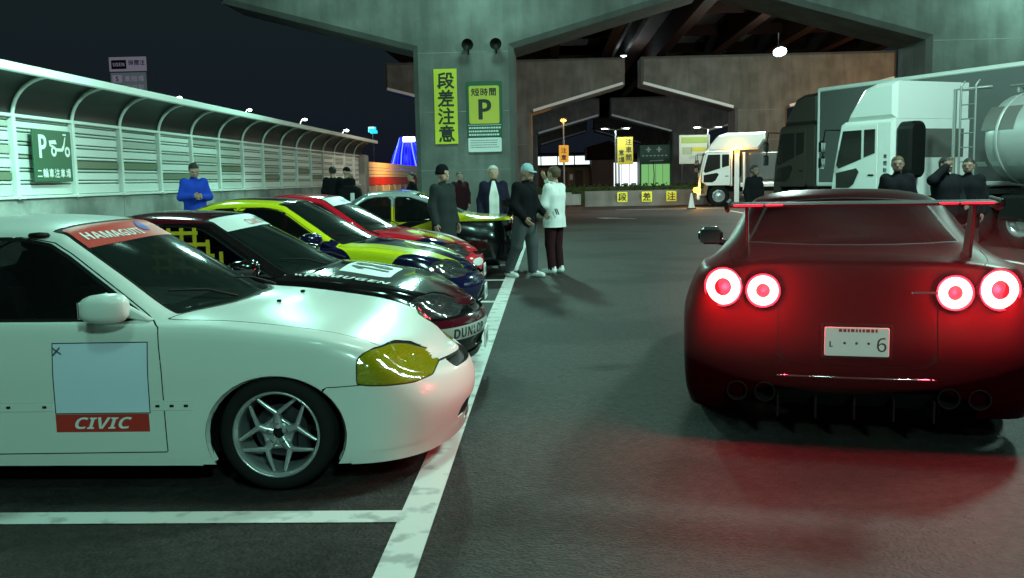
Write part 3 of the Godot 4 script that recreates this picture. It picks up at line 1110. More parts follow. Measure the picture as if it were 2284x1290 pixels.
	var rd := v2([-1.62, .205, -2.18, .21, -2.32, .55, -2.45, .74, -2.50, .90, -2.14, 1.16, -1.85, 1.245, -1.62, 1.252])
	for k in 2:
		var poly: PackedVector2Array = [fd, rd][k]
		var f := func(p: Vector3) -> float:
			if absf(p.z) < 0.52 or p.x > -0.4 or p.x < -2.7:
				return 1.0
			return sdf(Vector2(p.x, p.y), poly)
		c = cut(s, f)
		S[["front_door", "back_door"][k]] = c[0]
		c = cut(c[1], func(p: Vector3) -> float: return f.call(p) - 0.0055)
		S.seam.add(c[0])
		s = c[1]
	S.body = s
	# lip under the bumper and skirt along the sill stand a little proud
	S.front_lip = pushed(cut(S.front_bumper, func(p: Vector3) -> float: return maxf(p.y - .188, .36 - p.x))[0], .013)
	S.side_skirt = pushed(cut(S.body, func(p: Vector3) -> float: return maxf(p.y - .200, maxf(p.x + .362, -2.26 - p.x)))[0], .013)
	S.trim = pushed(S.trim, -0.003)
	S.seam = pushed(S.seam, -0.007)

func half(g: G, s: float) -> G:
	return cut(g, func(p: Vector3) -> float: return -p.z * s)[0]

var wheel_parts := {}

func wheel_meshes(key: String, rim_m: Material) -> Dictionary:
	if wheel_parts.has(key):
		return wheel_parts[key]
	# axis along y, outside up
	var R := 0.285
	var r := 0.2155
	var tyre := G.new()
	tyre.lathe([Vector2(r - .004, -.09), Vector2(r + .006, -.1), Vector2(r + .03, -.103), Vector2(R - .02, -.098), Vector2(R - .004, -.08), Vector2(R, -.05), Vector2(R, .05), Vector2(R - .004, .08), Vector2(R - .02, .098), Vector2(r + .03, .103), Vector2(r + .006, .1), Vector2(r - .004, .09)], Transform3D(), 56, true)
	for a in [-.045, -.015, .015, .045]:
		tyre.lathe([Vector2(R + .0015, a - .004), Vector2(R - .004, a - .003), Vector2(R - .004, a + .003), Vector2(R + .0015, a + .004)], Transform3D(), 40)
	var rim := G.new()
	rim.lathe([Vector2(r - .03, -.085), Vector2(r - .022, -.02), Vector2(r - .022, .055), Vector2(r - .016, .085), Vector2(r - .002, .088), Vector2(r, .097), Vector2(r - .004, .102), Vector2(r - .012, .098), Vector2(r - .018, .07), Vector2(r - .024, .05)], Transform3D(), 56, true)
	var spokes := G.new()
	for k in 5:
		var a := TAU * k / 5.0 + TAU * 0.15
		var node := Vector3(cos(a), 0, sin(a)) * 0.098 + Vector3(0, .062, 0)
		spokes.tube([Vector3(cos(a) * .03, .052, sin(a) * .03), node * Vector3(.7, 1, .7) + Vector3(0, .0, 0), node], 0.032, 0.02, 8, 0.6)
		for s in [-1.0, 1.0]:
			var b: float = a + s * 0.495
			var e := Vector3(cos(b), 0, sin(b)) * (r - .024) + Vector3(0, .066, 0)
			spokes.tube([node, node.lerp(e, .5) + Vector3(0, .004, 0), e], 0.0145, 0.0085, 8, 1.0)
			# inner web towards the neighbouring spoke
			var c: float = a + s * TAU / 10.0
			spokes.tube([node * Vector3(.82, 1, .82), Vector3(cos(c) * .066, .058, sin(c) * .066)], 0.014, 0.012, 6, 0.6)
	spokes.lathe([Vector2(.001, .03), Vector2(.062, .03), Vector2(.06, .058), Vector2(.05, .066), Vector2(.034, .068), Vector2(.03, .05), Vector2(.001, .05)], Transform3D(), 28)
	var hub := G.new()
	hub.lathe([Vector2(.001, .064), Vector2(.02, .064), Vector2(.025, .056), Vector2(.029, .05)], Transform3D(), 20)
	var nuts := G.new()
	for k in 5:
		var a := TAU * k / 5.0 - TAU * 0.05
		nuts.lathe([Vector2(.012, .05), Vector2(.011, .072), Vector2(.004, .075), Vector2(.001, .074)], at(cos(a) * .052, 0, sin(a) * .052), 6)
	var disc := G.new()
	disc.lathe([Vector2(.06, -.02), Vector2(.13, -.02), Vector2(.13, 0), Vector2(.06, 0), Vector2(.05, .02), Vector2(.001, .02)], Transform3D(), 32)
	disc.box(Vector3(.11, -.005, .05), Vector3(.06, .06, .12), .01)
	var d := {"tyre": to_mesh([[tyre, M.rubber]]), "rim": to_mesh([[rim, rim_m]]), "spokes": to_mesh([[spokes, rim_m]]), "hub_cap": to_mesh([[hub, M.black]]), "wheel_nut": to_mesh([[nuts, M.gunmetal]]), "brake_disc": to_mesh([[disc, M.gunmetal]])}
	wheel_parts[key] = d
	return d

func add_wheel(car: Node3D, d: Dictionary, x: Transform3D) -> void:
	var w := put("wheel", d.tyre, car, x)
	for k in ["rim", "spokes", "hub_cap", "wheel_nut", "brake_disc"]:
		put(k, d[k], w)

# paint a piece: regions are [f, material]; what is left over wears the base paint
func painted(g: G, base: Material, regions: Array) -> ArrayMesh:
	var list := []
	for r in regions:
		var c := cut(g, r[0]) if r[0] is Callable else cut_rect(g, r[0])
		list.append([c[0], r[1]])
		g = c[1]
	list.append([g, base])
	return to_mesh(list)

# a rectangle in the side view, cut edge by edge so that its corners stay sharp
func cut_rect(g: G, q: Array) -> Array:
	var rest := G.new()
	for f in [func(p: Vector3) -> float: return q[0] - p.x, func(p: Vector3) -> float: return p.x - q[2], func(p: Vector3) -> float: return q[1] - p.y, func(p: Vector3) -> float: return p.y - q[3]]:
		var c := cut(g, f)
		rest.add(c[1])
		g = c[0]
	return [g, rest]

func in_box(p: Vector3, a: Vector3, b: Vector3) -> float:
	var q := (p - (a + b) * 0.5).abs() - (b - a) * 0.5
	return maxf(q.x, maxf(q.y, q.z))

func civic(called: String, label: String, pos: Vector3, turn: float, base: Material, regions: Array, o: Dictionary) -> Node3D:
	var t := thing(called, label, "car", pos, turn, "cars parked in the marked bays")
	var S := shell
	put("body", painted(S.body, base, regions + o.get("body", [])), t)
	obj("panel_gap", S.seam, M.black, t)
	obj("window_trim", S.trim, M.black, t)
	var hood := put("hood", painted(S.hood, base, regions + o.get("hood", [])), t)
	put("front_lip", painted(S.front_lip, base, regions), t)
	for s in [1.0, -1.0]:
		put("side_skirt", painted(half(S.side_skirt, s), base, []), t)
	put("front_bumper", painted(S.front_bumper, base, regions + o.get("bumper", [])), t)
	for k in ["front_door", "back_door"]:
		for s in [1.0, -1.0]:
			var g := half(S[k], s)
			put("door", painted(g, base, regions + (o.get("door", []) if s > 0 and k == "front_door" else [])), t)
	for k in ["front_window", "back_window"]:
		for s in [1.0, -1.0]:
			if o.has("net") and s > 0.0 and k == "front_window":
				continue
			obj("side_window", half(S[k], s), M.car_glass, t)
	obj("windscreen", S.windscreen, o.get("screen", M.windscreen_glass), t)
	obj("rear_window", S.rear_window, M.car_glass, t)
	obj("grille", pushed(S.grille, -0.03), M.black, t)
	obj("air_intake", pushed(S.intake, -0.006), M.black, t)
	for s in [1.0, -1.0]:
		var lens := half(S.headlight, s)
		var h := obj("headlight", lens, o.lens, t)
		obj("reflector", pushed(lens, -0.045), M.reflector, h)
		for q in [[.50, .60, .655], [.62, .575, .545]]:
			var b := G.new()
			var n := Vector3(0.8, .05, 0.6 * s).normalized()
			var x := n.cross(Vector3.UP).normalized()
			b.lathe([Vector2(.001, -.05), Vector2(.02, -.045), Vector2(.045, -.02), Vector2(.058, .012), Vector2(.062, .012)], Transform3D(Basis(x, n, x.cross(n)), Vector3(q[0] - .045, q[1], q[2] * s - .045 * s)), 16, true)
			b.lathe([Vector2(.001, .03), Vector2(.012, .02), Vector2(.012, -.04)], Transform3D(Basis(x, n, x.cross(n)), Vector3(q[0] - .045, q[1], q[2] * s - .045 * s)), 10, true)
			obj("bowl", b, M.chrome, h)
	# inner wheel housings, floor and cabin
	var g := G.new()
	for wx in [0.0, -2.62]:
		for s in [1.0, -1.0]:
			g.lathe([Vector2(.33, 0), Vector2(.33, .3), Vector2(.001, .3)], Transform3D(Basis(Vector3(1, 0, 0), Vector3(0, 0, -s), Vector3(0, s, 0)), Vector3(wx, .28, .82 * s)), 20, false, -.3 if s > 0.0 else PI - .3, PI + .3 if s > 0.0 else TAU + .3)
	g.box(Vector3(-1.35, .2, 0), Vector3(4.0, .06, 1.1))
	g.box(Vector3(-1.3, .3, 0), Vector3(1.9, .1, 1.45))
	obj("underbody", g, M.black, t)
	# rolled lips of the wheel openings
	g = G.new()
	for wx in [0.0, -2.62]:
		for s in [1.0, -1.0]:
			g = G.new()
			var prev := []
			for i in 25:
				var an := lerpf(-0.46, PI + 0.46, i / 24.0)
				var e := Vector3(wx + cos(an) * .345, .285 + sin(an) * .2935, .838 * s)
				var cur := [e, e + Vector3(-cos(an) * .012, -sin(an) * .012, -.03 * s)]
				if i:
					g.quad(prev[0], cur[0], cur[1], prev[1])
				prev = cur
			obj("wheel_opening_lip", g, base, t)
	g = G.new()
	g.box(Vector3(-.62, .74, 0), Vector3(.42, .2, 1.3), .06)
	g.box(Vector3(-.80, .80, .36), Vector3(.25, .12, .34), .04)
	obj("dashboard", g, M.cabin, t)
	for s in [1.0, -1.0]:
		g = G.new()
		g.box(Vector3(-1.35, .46, .37 * s), Vector3(.5, .16, .48), .06)
		g.box(Vector3(0, .33, 0), Vector3(.14, .66, .46), .06, Transform3D(Basis(Vector3(0, 0, 1), 0.28), Vector3(-1.58, .5, .37 * s)))
		g.box(Vector3(0, .74, 0), Vector3(.1, .18, .26), .045, Transform3D(Basis(Vector3(0, 0, 1), 0.28), Vector3(-1.58, .5, .37 * s)))
		obj("seat", g, M.cabin, t)
	g = G.new()
	var wheel := []
	for i in 21:
		wheel.append(Vector3(cos(TAU * i / 20) * .17, 0, sin(TAU * i / 20) * .17))
	g.tube(wheel, .014, -1, 8)
	g.tube([Vector3(-.16, 0, 0), Vector3(.16, 0, 0)], .013, -1, 6)
	g.tube([Vector3(0, 0, 0), Vector3(0, -.25, 0)], .03, -1, 6)
	obj("steering_wheel", g, M.black, t, Transform3D(Basis(Vector3(0, 0, 1), 1.1), Vector3(-.98, .82, .36)))
	g = G.new()
	g.tube([Vector3(-1.78, .3, .56), Vector3(-1.75, 1.2, .5), Vector3(-1.75, 1.26, .4), Vector3(-1.75, 1.26, -.4), Vector3(-1.75, 1.2, -.5), Vector3(-1.78, .3, -.56)], .02, -1, 8)
	obj("roll_bar", g, M.gunmetal, t)
	# mirrors
	for s in [1.0, -1.0]:
		if s < 0.0 and o.has("one_mirror"):
			continue
		g = G.new()
		g.prism(v2([-.62, .838, -.60, .85, -.83, .985, -.86, .97, -.86, .885]), .035, Transform3D(Basis(), Vector3(0, 0, .757 * s)), .008)
		obj("mirror_mount", g, base, t)
		g = G.new()
		var pts := []
		for i in 9:
			var a := PI * i / 8.0
			var ring := []
			for j in 21:
				var b := TAU * j / 20.0
				var q := Vector3(-cos(a), sin(a) * cos(b), sin(a) * sin(b))
				# blunt box-like egg
				var e := Vector3(signf(q.x) * pow(absf(q.x), .75), signf(q.y) * pow(absf(q.y), .7), signf(q.z) * pow(absf(q.z), .7))
				ring.append(Vector3(e.x * .115, e.y * (.072 + .006 * e.x), e.z * .075))
			pts.append(ring)
		g.sheet(pts, true)
		var mr := obj("mirror", g, o.get("mirror", base), t, Transform3D(Basis(Vector3.UP, .25 * s), Vector3(-.775, .925, .90 * s)))
		g = G.new()
		g.box(Vector3(-.104, 0, 0), Vector3(.012, .085, .095), .004)
		obj("mirror_glass", g, M.chrome, mr)
	# wipers
	for q in [[Vector3(-.34, .905, .28), Vector3(-.52, .93, -.22), Vector3(-.60, .97, .56)], [Vector3(-.30, .905, -.30), Vector3(-.48, .93, -.6), Vector3(-.5, .985, .05)]]:
		g = G.new()
		g.tube([q[0], (q[0] + q[2]) * .5 + Vector3(0.02, .02, 0), q[2]], .009, .006, 6)
		obj("wiper", g, M.black, t)
	# side rubbing strip with its clips
	for s in [1.0, -1.0]:
		g = G.new()
		for q in [[-2.3, -1.082], [-.605, -.395]]:
			g.box(Vector3((q[0] + q[1]) / 2, .436, .842 * s), Vector3(q[1] - q[0], .046, .011), .004)
			g.box(Vector3((q[0] + q[1]) / 2, .462, .8435 * s), Vector3(q[1] - q[0], .005, .009), .001)
		obj("side_moulding", g, o.get("mould", base), t)
	for k in [[0.0, 1], [0.0, -1], [-2.62, 1], [-2.62, -1]]:
		var s: float = k[1]
		add_wheel(t, wheel_meshes(o.wheel, o.rim), Transform3D(Basis(Vector3(1, 0, 0), Vector3(0, 0, s), Vector3(0, -s, 0)), Vector3(k[0], .285, .735 * s)))
	return t

func civics() -> void:
	mat("cabin", Color(.02, .02, .022), 0.8)
	var rf := mat("reflector", Color(.7, .7, .7), 0.10, 1.0)
	rf.normal_enabled = true
	rf.normal_texture = bumps(0.012, 256, 31, 10.0)
	rf.normal_scale = 0.5
	rf.uv1_triplanar = true
	rf.uv1_scale = Vector3.ONE * 2.5
	pane("car_glass", Color(.005, .006, .006), 0.86, 0.03)
	pane("windscreen_glass", Color(.010, .017, .015), 0.7, 0.11)
	pane("clear_lens", Color(.4, .42, .42), 0.07, 0.02)
	var yl := pane("yellow_lens", Color(.42, .42, .002), 0.42, 0.05)
	yl.roughness = 0.06
	civic_shell()
	# ---- the white saloon in front ----
	var panel := mat("door_panel_white", Color(.58, .66, .78), 0.4)
	var red := mat("label_red", Color(.45, .03, .02), 0.45)
	var white := civic("white_saloon", "white saloon with yellow headlights and a blank white door panel, nearest the camera", Vector3(-1.345, 0, -5.31), 0.0, M.white_paint, [], {
		"one_mirror": true, "lens": M.yellow_lens, "wheel": "alloy", "rim": M.alloy,
		"door": [[[-1.075, .407, -.612, .747], panel], [[-1.080, .311, -.616, .401], red], [[-1.080, .402, -.607, .752], M.black]]})
	var front := half(shell.front_door, 1.0)
	decal("lettering", drape(text("CIVIC", .058, true, "Droid Sans", .28, 1.35), at(-.845, .357, 1.2), front, Vector3(0, 0, -1)), M.sign_white, white, Transform3D())
	var scr := G.new()
	scr.tube([Vector3(-.02, .02, 0), Vector3(.02, -.01, 0)], .003, -1, 4)
	scr.tube([Vector3(-.02, -.015, 0), Vector3(.015, .022, 0)], .003, -1, 4)
	decal("scribble", scr, M.gunmetal, white, at(-1.05, .71, .845))
	var ab := G.new()
	ab.lathe([Vector2(.001, -.014), Vector2(.03, -.01), Vector2(.036, 0), Vector2(.03, .012), Vector2(.001, .016)], Transform3D(Basis(Vector3(1.6, 0, 0), Vector3(0, 1, 0), Vector3(0, 0, .8)), Vector3(-1.24, 1.262, .575)), 16, true)
	obj("aerial_base", ab, M.black, white)
	for q in [[-.13, .866, .22], [-.11, .869, -.2]]:
		ab = G.new()
		ab.box(Vector3(q[0], q[1], q[2]), Vector3(.028, .016, .02), .006)
		obj("washer_nozzle", ab, M.black, white)
	# clips on the rubbing strip
	for x in [-1.85, -1.62, -1.31, -1.13, -.57, -.50, -.43]:
		var g := G.new()
		g.box(Vector3.ZERO, Vector3(.020, .012, .004), .0)
		obj("clip", g, M.black, white, at(x, .438, .848))
	# red sun strip on the windscreen
	banner(white, M.label_red, [["HAMAGUTI", .066, -.25, M.sign_white]], [[.10, .16, mat("label_blue", Color(.02, .03, .3), .5)]])
	# ---- the black hatchback ----
	var bp := mat("black_paint", Color(.007, .006, .007), 0.12, 0.0, 0.7)
	var maroon := mat("maroon_paint", Color(.07, .006, .012), 0.15, 0.0, 0.7)
	var silver := mat("silver_film", Color(.5, .55, .52), 0.35, 0.3)
	var black := civic("black_hatchback", "glossy black race car with number 18 on its hood, beside the white saloon", Vector3(-1.43, 0, -7.66), 0.0, bp, [], {
		"lens": M.clear_lens, "wheel": "dark", "rim": M.gunmetal,
		"body": [[func(p: Vector3) -> float: return maxf(1.262 - p.y, p.x + 1.15), maroon]],
		"net": true,
		"hood": [[func(p: Vector3) -> float: return in_box(p, Vector3(-.20, 0, -.36), Vector3(.19, 2, .40)), M.sign_white],
			[func(p: Vector3) -> float: return maxf(Vector2((p.x - .62) / .18, (p.z - .1) / .3).length() - 1.0, -p.z - .5) * .2, maroon]],
		"bumper": [[func(p: Vector3) -> float: return maxf(absf(p.y - .455) - .032, .4 - p.x), maroon], [func(p: Vector3) -> float: return maxf(absf(p.y - .37) - .052, .46 - p.x), silver]]})
	var lid := G.new().add(shell.hood).add(shell.body)
	var top := func(x: float, z: float, g: G, m: Material, turn: float, lift: float) -> void:
		decal("lettering", drape(g, Transform3D(Basis(Vector3.UP, turn) * Basis(Vector3(1, 0, 0), -PI / 2), Vector3(x, 2.0, z)), lid, Vector3(0, -1, 0), lift), m, black, Transform3D())
	top.call(-.01, .02, text("18", .30, true), M.sign_black, PI / 2, .006)
	top.call(-.0, .635, text("MUGEN", .085, true, "Droid Sans", .25, 1.1), M.sign_white, 0.0, .003)
	top.call(-.47, .64, kanji("mu", .115, .15), M.sign_white, 0.0, .003)
	top.call(-.34, .64, kanji("gen", .115, .15), M.sign_white, 0.0, .003)
	top.call(-.14, -.52, text("MUGEN", .07, true, "Droid Sans", .25, 1.25), M.sign_white, 0.0, .003)
	black.scale = Vector3(1, .96, 1)
	# number tag and tyre maker's band on the nose
	for q in [["DUNLOP", .075, .37, .22]]:
		decal("lettering", drape(text(q[0], q[1], true, "Droid Sans", .1, 1.2), Transform3D(Basis(Vector3.UP, PI / 2 - .55), Vector3(2.0, q[2], 1.15)), shell.front_bumper, Vector3(-1.0, 0, -.6).normalized()), M.sign_black, black, Transform3D())
	banner(black, mat("banner_white", Color(.62, .66, .64), .45), [["CIVIC", .085, -.02, M.label_red]], [[.36, .44, M.gunmetal]])
	plate(black, Vector3(.905, .27, .10))
	# yellow window net in the driver's window
	var net := G.new()
	for i in 6:
		net.box(Vector3(-1.53 + i * .098, 1.05 - maxf(0, i - 3) * .05, .60), Vector3(.028, .36 - maxf(0, i - 3) * .09, .006))
	for j in 4:
		net.box(Vector3(-1.30 - j * .03, .92 + j * .09, .605), Vector3(.54 - j * .06, .028, .005))
	obj("window_net", net, mat("net_yellow", Color(.55, .46, .03), .8), black)
	# ---- the navy and lime hatchback ----
	var navy := mat("navy_paint", Color(.008, .007, .04), 0.13, 0.0, 0.7)
	var lime := mat("lime_paint", Color(.70, .74, .012), 0.2, 0.0, 0.6)
	var nav := civic("navy_hatchback", "navy race car with lime yellow stripes along roof and hood, third in the row", Vector3(-1.62, 0, -10.37), 0.0, navy, [
			[func(p: Vector3) -> float: return lime_stripe(p), lime]], {
		"lens": M.clear_lens, "wheel": "dark", "rim": M.gunmetal,
		"hood": [[func(p: Vector3) -> float: return Vector2((p.x - .30) / .30, (p.z + .12) / .13).length() - 1.0, silver], [func(p: Vector3) -> float: return Vector2((p.x + .02) / .17, (p.z + .42) / .1).length() - 1.0, lime]]})
	plate(nav, Vector3(.908, .29, 0))
	# ---- the red race car ----
	var redp := mat("red_paint", Color(.66, .010, .028), 0.15, 0.0, 0.7)
	var rd := civic("red_race_car", "red race car with yellow flashes on its hood, fourth in the row", Vector3(-1.80, 0, -12.87), 0.0, redp, [
			[func(p: Vector3) -> float: return maxf(absf(p.y - .66 - .1 * sin(p.x * 2.0)) - .07, .6 - absf(p.z)), navy]], {
		"lens": M.clear_lens, "wheel": "alloy", "rim": M.alloy,
		"hood": [[func(p: Vector3) -> float: return Vector2((p.x - .22) / .32, (p.z - .30) / .19).length() - 1.0, lime], [func(p: Vector3) -> float: return Vector2((p.x - .30) / .34, (p.z + .22) / .2).length() - 1.0, silver]],
		"bumper": [[func(p: Vector3) -> float: return Vector2((p.y - .42) / .05, (p.z - .3) / .2).length() - 1.0, M.sign_white]]})
	plate(rd, Vector3(.908, .29, 0))
	banner(rd, M.banner_white, [["RACING", .08, 0.0, M.label_blue]], [])

func lime_stripe(p: Vector3) -> float:
	var z := p.z
	# along the roof edge and pillar, then a leaf over the hood and wing
	if p.y > 0.9 and p.x < -0.5:
		return absf(absf(z) - (0.50 if p.x < -1.1 else lerpf(.52, .69, (p.x + 1.1) / .6))) - (.10 if p.x > -1.1 else .10)
	if p.x > -0.56 and p.y > 0.5:
		var k := clampf((p.x + .56) / 1.3, 0, 1)
		var mid := lerpf(.70, .36, k * k)
		var w := .045 + .20 * sin(PI * pow(k, .8)) * .8
		return maxf(absf(absf(z) - mid) - w, p.x - .70)
	return 1.0

# a strip across the top of the windscreen, with its words
func banner(car: Node3D, m: Material, words: Array, blocks: Array) -> void:
	var f := func(p: Vector3) -> float:
		var z := absf(p.z)
		return maxf(p.x + 0.90 + .10 * z * z / .3, z - .56)
	var s: G = cut(shell.windscreen, f)[0]
	var b := obj("sun_strip", pushed(s, .002), m, car)
	for w in words:
		var t := Transform3D(Basis(Vector3(0, 0, -1), Vector3(-.85, .53, 0).normalized(), Vector3(.53, .85, 0).normalized()), Vector3(-.985 + .9, 1.225 + 1.45, -w[2]))
		var letters := text(w[0], w[1], true, "Droid Sans", 0.1, 1.0)
		for i in letters.v.size():
			var zz: float = -w[2] - letters.v[i].x
			letters.v[i].y += .36 * zz * zz - .012
		decal("lettering", drape(letters, t, s, Vector3(-.53, -.85, 0).normalized(), .005), w[3], b, Transform3D())
	for w in blocks:
		var c: G = cut(pushed(s, .0045), func(p: Vector3) -> float: return maxf(absf(p.z + w[0]) - w[1] * .5, absf(p.x + 1.0) - .045))[0]
		obj("print", c, w[2], b)

func plate(car: Node3D, p: Vector3) -> void:
	var g := G.new()
	g.prism(rounded(.32, .16, .01), .012, Transform3D(Basis(Vector3.UP, PI / 2), p), .002)
	var b := obj("number_plate", g, M.sign_white, car)
	decal("lettering", text("18-31", .07, true), M.sign_black, b, Transform3D(Basis(Vector3.UP, PI / 2), p + Vector3(.0075, -.01, 0)))

func yellow_car() -> void:
	var yp := mat("yellow_paint", Color(.62, .52, .012), 0.16, 0.0, 0.7)
	var sil := mat("silver_lamp_sheen", Color(.36, .42, .42), 0.2, 0.2, 0.6)  # silver colour stands in for lamp reflections on screen, roof and hood
	var t := civic("yellow_race_car", "yellow and black race car with silver sheen roof and rear wing, tail towards the aisle", Vector3(-4.05, 0, -15.55), PI, yp, [
			[func(p: Vector3) -> float: return maxf(maxf(.90 - p.y, p.x + 0.3), minf(1.10 - p.y, -1.0 - p.x)), sil], [func(p: Vector3) -> float: return maxf(p.x + 2.45, p.y - .86), M.black_gloss], [func(p: Vector3) -> float: return absf(p.y - .30) - .16, M.black_gloss], [func(p: Vector3) -> float: return absf(p.y - .62 + .3 * (p.x + 1.2)) - .05, M.black_gloss]], {"screen": sil, "lens": M.clear_lens, "wheel": "dark", "rim": M.gunmetal,
		"hood": [[func(p: Vector3) -> float: return -1.0, sil]]})
	var g := G.new()
	g.prism(v2([-3.62, 1.13, -3.36, 1.09, -3.34, 1.115, -3.6, 1.165]), 1.5, Transform3D(), .004)
	var w := obj("rear_wing", g, yp, t)
	for s in [1.0, -1.0]:
		g = G.new()
		g.prism(v2([-3.66, 1.2, -3.3, 1.17, -3.3, 1.04, -3.66, 1.06]), .015, at(0, 0, .755 * s), .004)
		obj("end_plate", g, M.black_gloss, w)
		g = G.new()
		g.prism(v2([-3.52, 1.11, -3.44, 1.11, -3.36, .9, -3.44, .9]), .02, at(0, 0, .4 * s), .004)
		obj("stay", g, M.black, w)
	g = G.new()
	g.box(Vector3(-3.56, .43, 0), Vector3(.08, .035, 1.5), .01)
	obj("lower_trim", g, yp, t)
	for s in [1.0, -1.0]:
		g = G.new()
		g.box(Vector3(-3.47, .76, .53 * s), Vector3(.04, .12, .34), .015)
		obj("tail_light", g, mat("tail_red", Color(.2, .005, .008), .15), t)


# ---------- the dark sports car with its brake lights on ----------
func sports_car() -> void:
	var st := [
		[.14,.17,0, .05,.28,0, -.02,.50,0, .02,.745,0, .05,.99,0, .07,1.02,0, .12,1.035,0, .20,1.045,0, .30,1.05,0],
		[.14,.17,.5, .05,.28,.52, -.01,.50,.54, .03,.745,.53, .055,.985,.5, .075,1.015,.48, .13,1.035,.36, .22,1.045,.2, .32,1.05,0],
		[.18,.17,.84, .10,.28,.87, .05,.50,.875, .08,.745,.855, .10,.965,.78, .13,.995,.73, .20,1.03,.54, .30,1.045,.3, .42,1.055,0],
		[.40,.17,.915, .38,.28,.935, .36,.50,.945, .36,.745,.94, .40,.965,.85, .42,.995,.80, .47,1.06,.60, .54,1.07,.38, .62,1.085,0],
		[.85,.19,.88, .85,.29,.92, .85,.50,.945, .85,.75,.945, .85,.955,.875, .85,.985,.82, .86,1.135,.63, .88,1.175,.45, .92,1.195,0],
		[1.35,.18,.86, 1.35,.28,.91, 1.35,.50,.94, 1.35,.74,.935, 1.35,.94,.865, 1.35,.97,.80, 1.35,1.265,.615, 1.35,1.31,.47, 1.35,1.33,0],
		[1.9,.18,.85, 1.9,.28,.90, 1.9,.50,.925, 1.9,.72,.92, 1.9,.92,.845, 1.9,.95,.785, 1.9,1.295,.61, 1.9,1.35,.48, 1.9,1.373,0],
		[2.5,.18,.85, 2.5,.28,.90, 2.5,.50,.925, 2.5,.71,.92, 2.5,.90,.845, 2.5,.93,.785, 2.5,1.25,.62, 2.5,1.315,.48, 2.5,1.35,0],
		[3.0,.18,.85, 3.0,.28,.90, 3.0,.50,.925, 3.0,.71,.92, 3.0,.89,.85, 3.0,.915,.79, 3.0,1.06,.69, 3.0,1.13,.52, 3.0,1.17,0],
		[3.4,.18,.86, 3.4,.28,.91, 3.4,.50,.935, 3.4,.71,.93, 3.4,.88,.86, 3.4,.90,.80, 3.4,.925,.70, 3.42,.945,.52, 3.5,.965,0],
		[3.9,.18,.86, 3.9,.28,.91, 3.9,.50,.935, 3.9,.69,.93, 3.9,.82,.85, 3.9,.84,.79, 3.9,.86,.65, 3.9,.875,.45, 3.92,.88,0],
		[4.3,.16,.78, 4.3,.24,.82, 4.3,.45,.83, 4.3,.62,.82, 4.28,.71,.76, 4.27,.725,.7, 4.28,.745,.55, 4.3,.755,.35, 4.32,.76,0],
		[4.52,.16,.45, 4.55,.24,.5, 4.58,.42,.52, 4.55,.54,.5, 4.5,.61,.46, 4.48,.625,.42, 4.48,.64,.32, 4.49,.65,.2, 4.5,.655,0],
		[4.6,.16,0, 4.64,.24,0, 4.67,.42,0, 4.63,.53,0, 4.57,.60,0, 4.55,.615,0, 4.54,.625,0, 4.535,.63,0, 4.53,.635,0]]
	var s := hull(st, 5, 5)
	s = cut(s, func(p: Vector3) -> float:
		if absf(p.z) < 0.55 or p.y > .85: return 1.0
		return (minf(Vector2(p.x - 1.02, p.y - .35).length(), Vector2(p.x - 3.78, p.y - .35).length()) - .39))[1]
	var car := thing("sports_car", "dark sports car driving away with four round brake lights glowing red", "car", Vector3(1.63, 0, -5.12), PI / 2 - 0.24)
	var paint: Material
	mat("dark_paint_red_glare", Color(.026, .0004, .0016), 0.34).metallic_specular = 0.12  # red in the body colour stands in for lens glare
	paint = M.dark_paint_red_glare
	var gl := pane("glare_tint_glass", Color(.016, .001, .002), 0.92, 0.16)  # reddish tint puts the same glare into the glass
	# glass
	var rg := func(p: Vector3) -> float:
		if p.x > 1.5 or p.y < 1.0: return 1.0
		var z := absf(p.z)
		return maxf(maxf(z - lerpf(.60, .47, clampf((p.x - .5) / .85, 0, 1)), .58 + .1 * z * z - p.x), p.x - 1.34 + .1 * z)
	var c := cut(s, rg)
	obj("rear_window", c[0], gl, car)
	c = cut(c[1], func(p: Vector3) -> float: return rg.call(p) - .018)
	obj("window_trim", c[0], M.black, car)
	s = c[1]
	var sw := v2([1.15, 1.02, 1.05, 1.06, 1.45, 1.21, 1.9, 1.262, 2.4, 1.225, 2.85, 1.06, 3.12, .965, 3.12, .945])
	c = cut(s, func(p: Vector3) -> float:
		if absf(p.z) < .55 or p.y < .9: return 1.0
		return sdf(Vector2(p.x, p.y), sw))
	for q in [1.0, -1.0]:
		obj("side_window", half(c[0], q), gl, car)
	s = c[1]
	c = cut(s, func(p: Vector3) -> float:
		if p.x < 2.3 or p.y < .9: return 1.0
		return maxf(absf(p.z) - lerpf(.52, .66, clampf((p.x - 2.5) / .8, 0, 1)), maxf(2.52 - p.x, p.x - 3.46)))
	obj("windscreen", c[0], gl, car)
	s = c[1]
	# boot lid, its gap, and the diffuser below
	var bl := func(p: Vector3) -> float:
		if p.x > .6: return 1.0
		return maxf(absf(p.z) - .40 - .28 * clampf((p.y - .9) * 8.0, 0, 1), maxf(.47 - p.y, p.x - .57))
	c = cut(s, bl)
	obj("boot_lid", c[0], paint, car)
	c = cut(c[1], func(p: Vector3) -> float: return bl.call(p) - .006)
	obj("panel_gap", pushed(c[0], -.008), M.black, car)
	c = cut(c[1], func(p: Vector3) -> float: return maxf(maxf(p.y - .34 + .08 * smoothstep(.45, .6, absf(p.z)), p.x - .3), absf(p.z) - .62))
	obj("diffuser", pushed(c[0], -.05), M.black, car)
	s = c[1]
	obj("body", s, paint, car)
	var g := G.new()
	g.box(Vector3.ZERO, Vector3(.3, .12, .012), .003)
	var fin := to_mesh([[g, M.black]])
	for i in 5:
		put("diffuser_fin", fin, car, at(.16, .22, -.4 + .2 * i))
	# four ring lamps
	var ring := glow("brake_ring_glow", Color(1.0, .42, .34), 7.0)
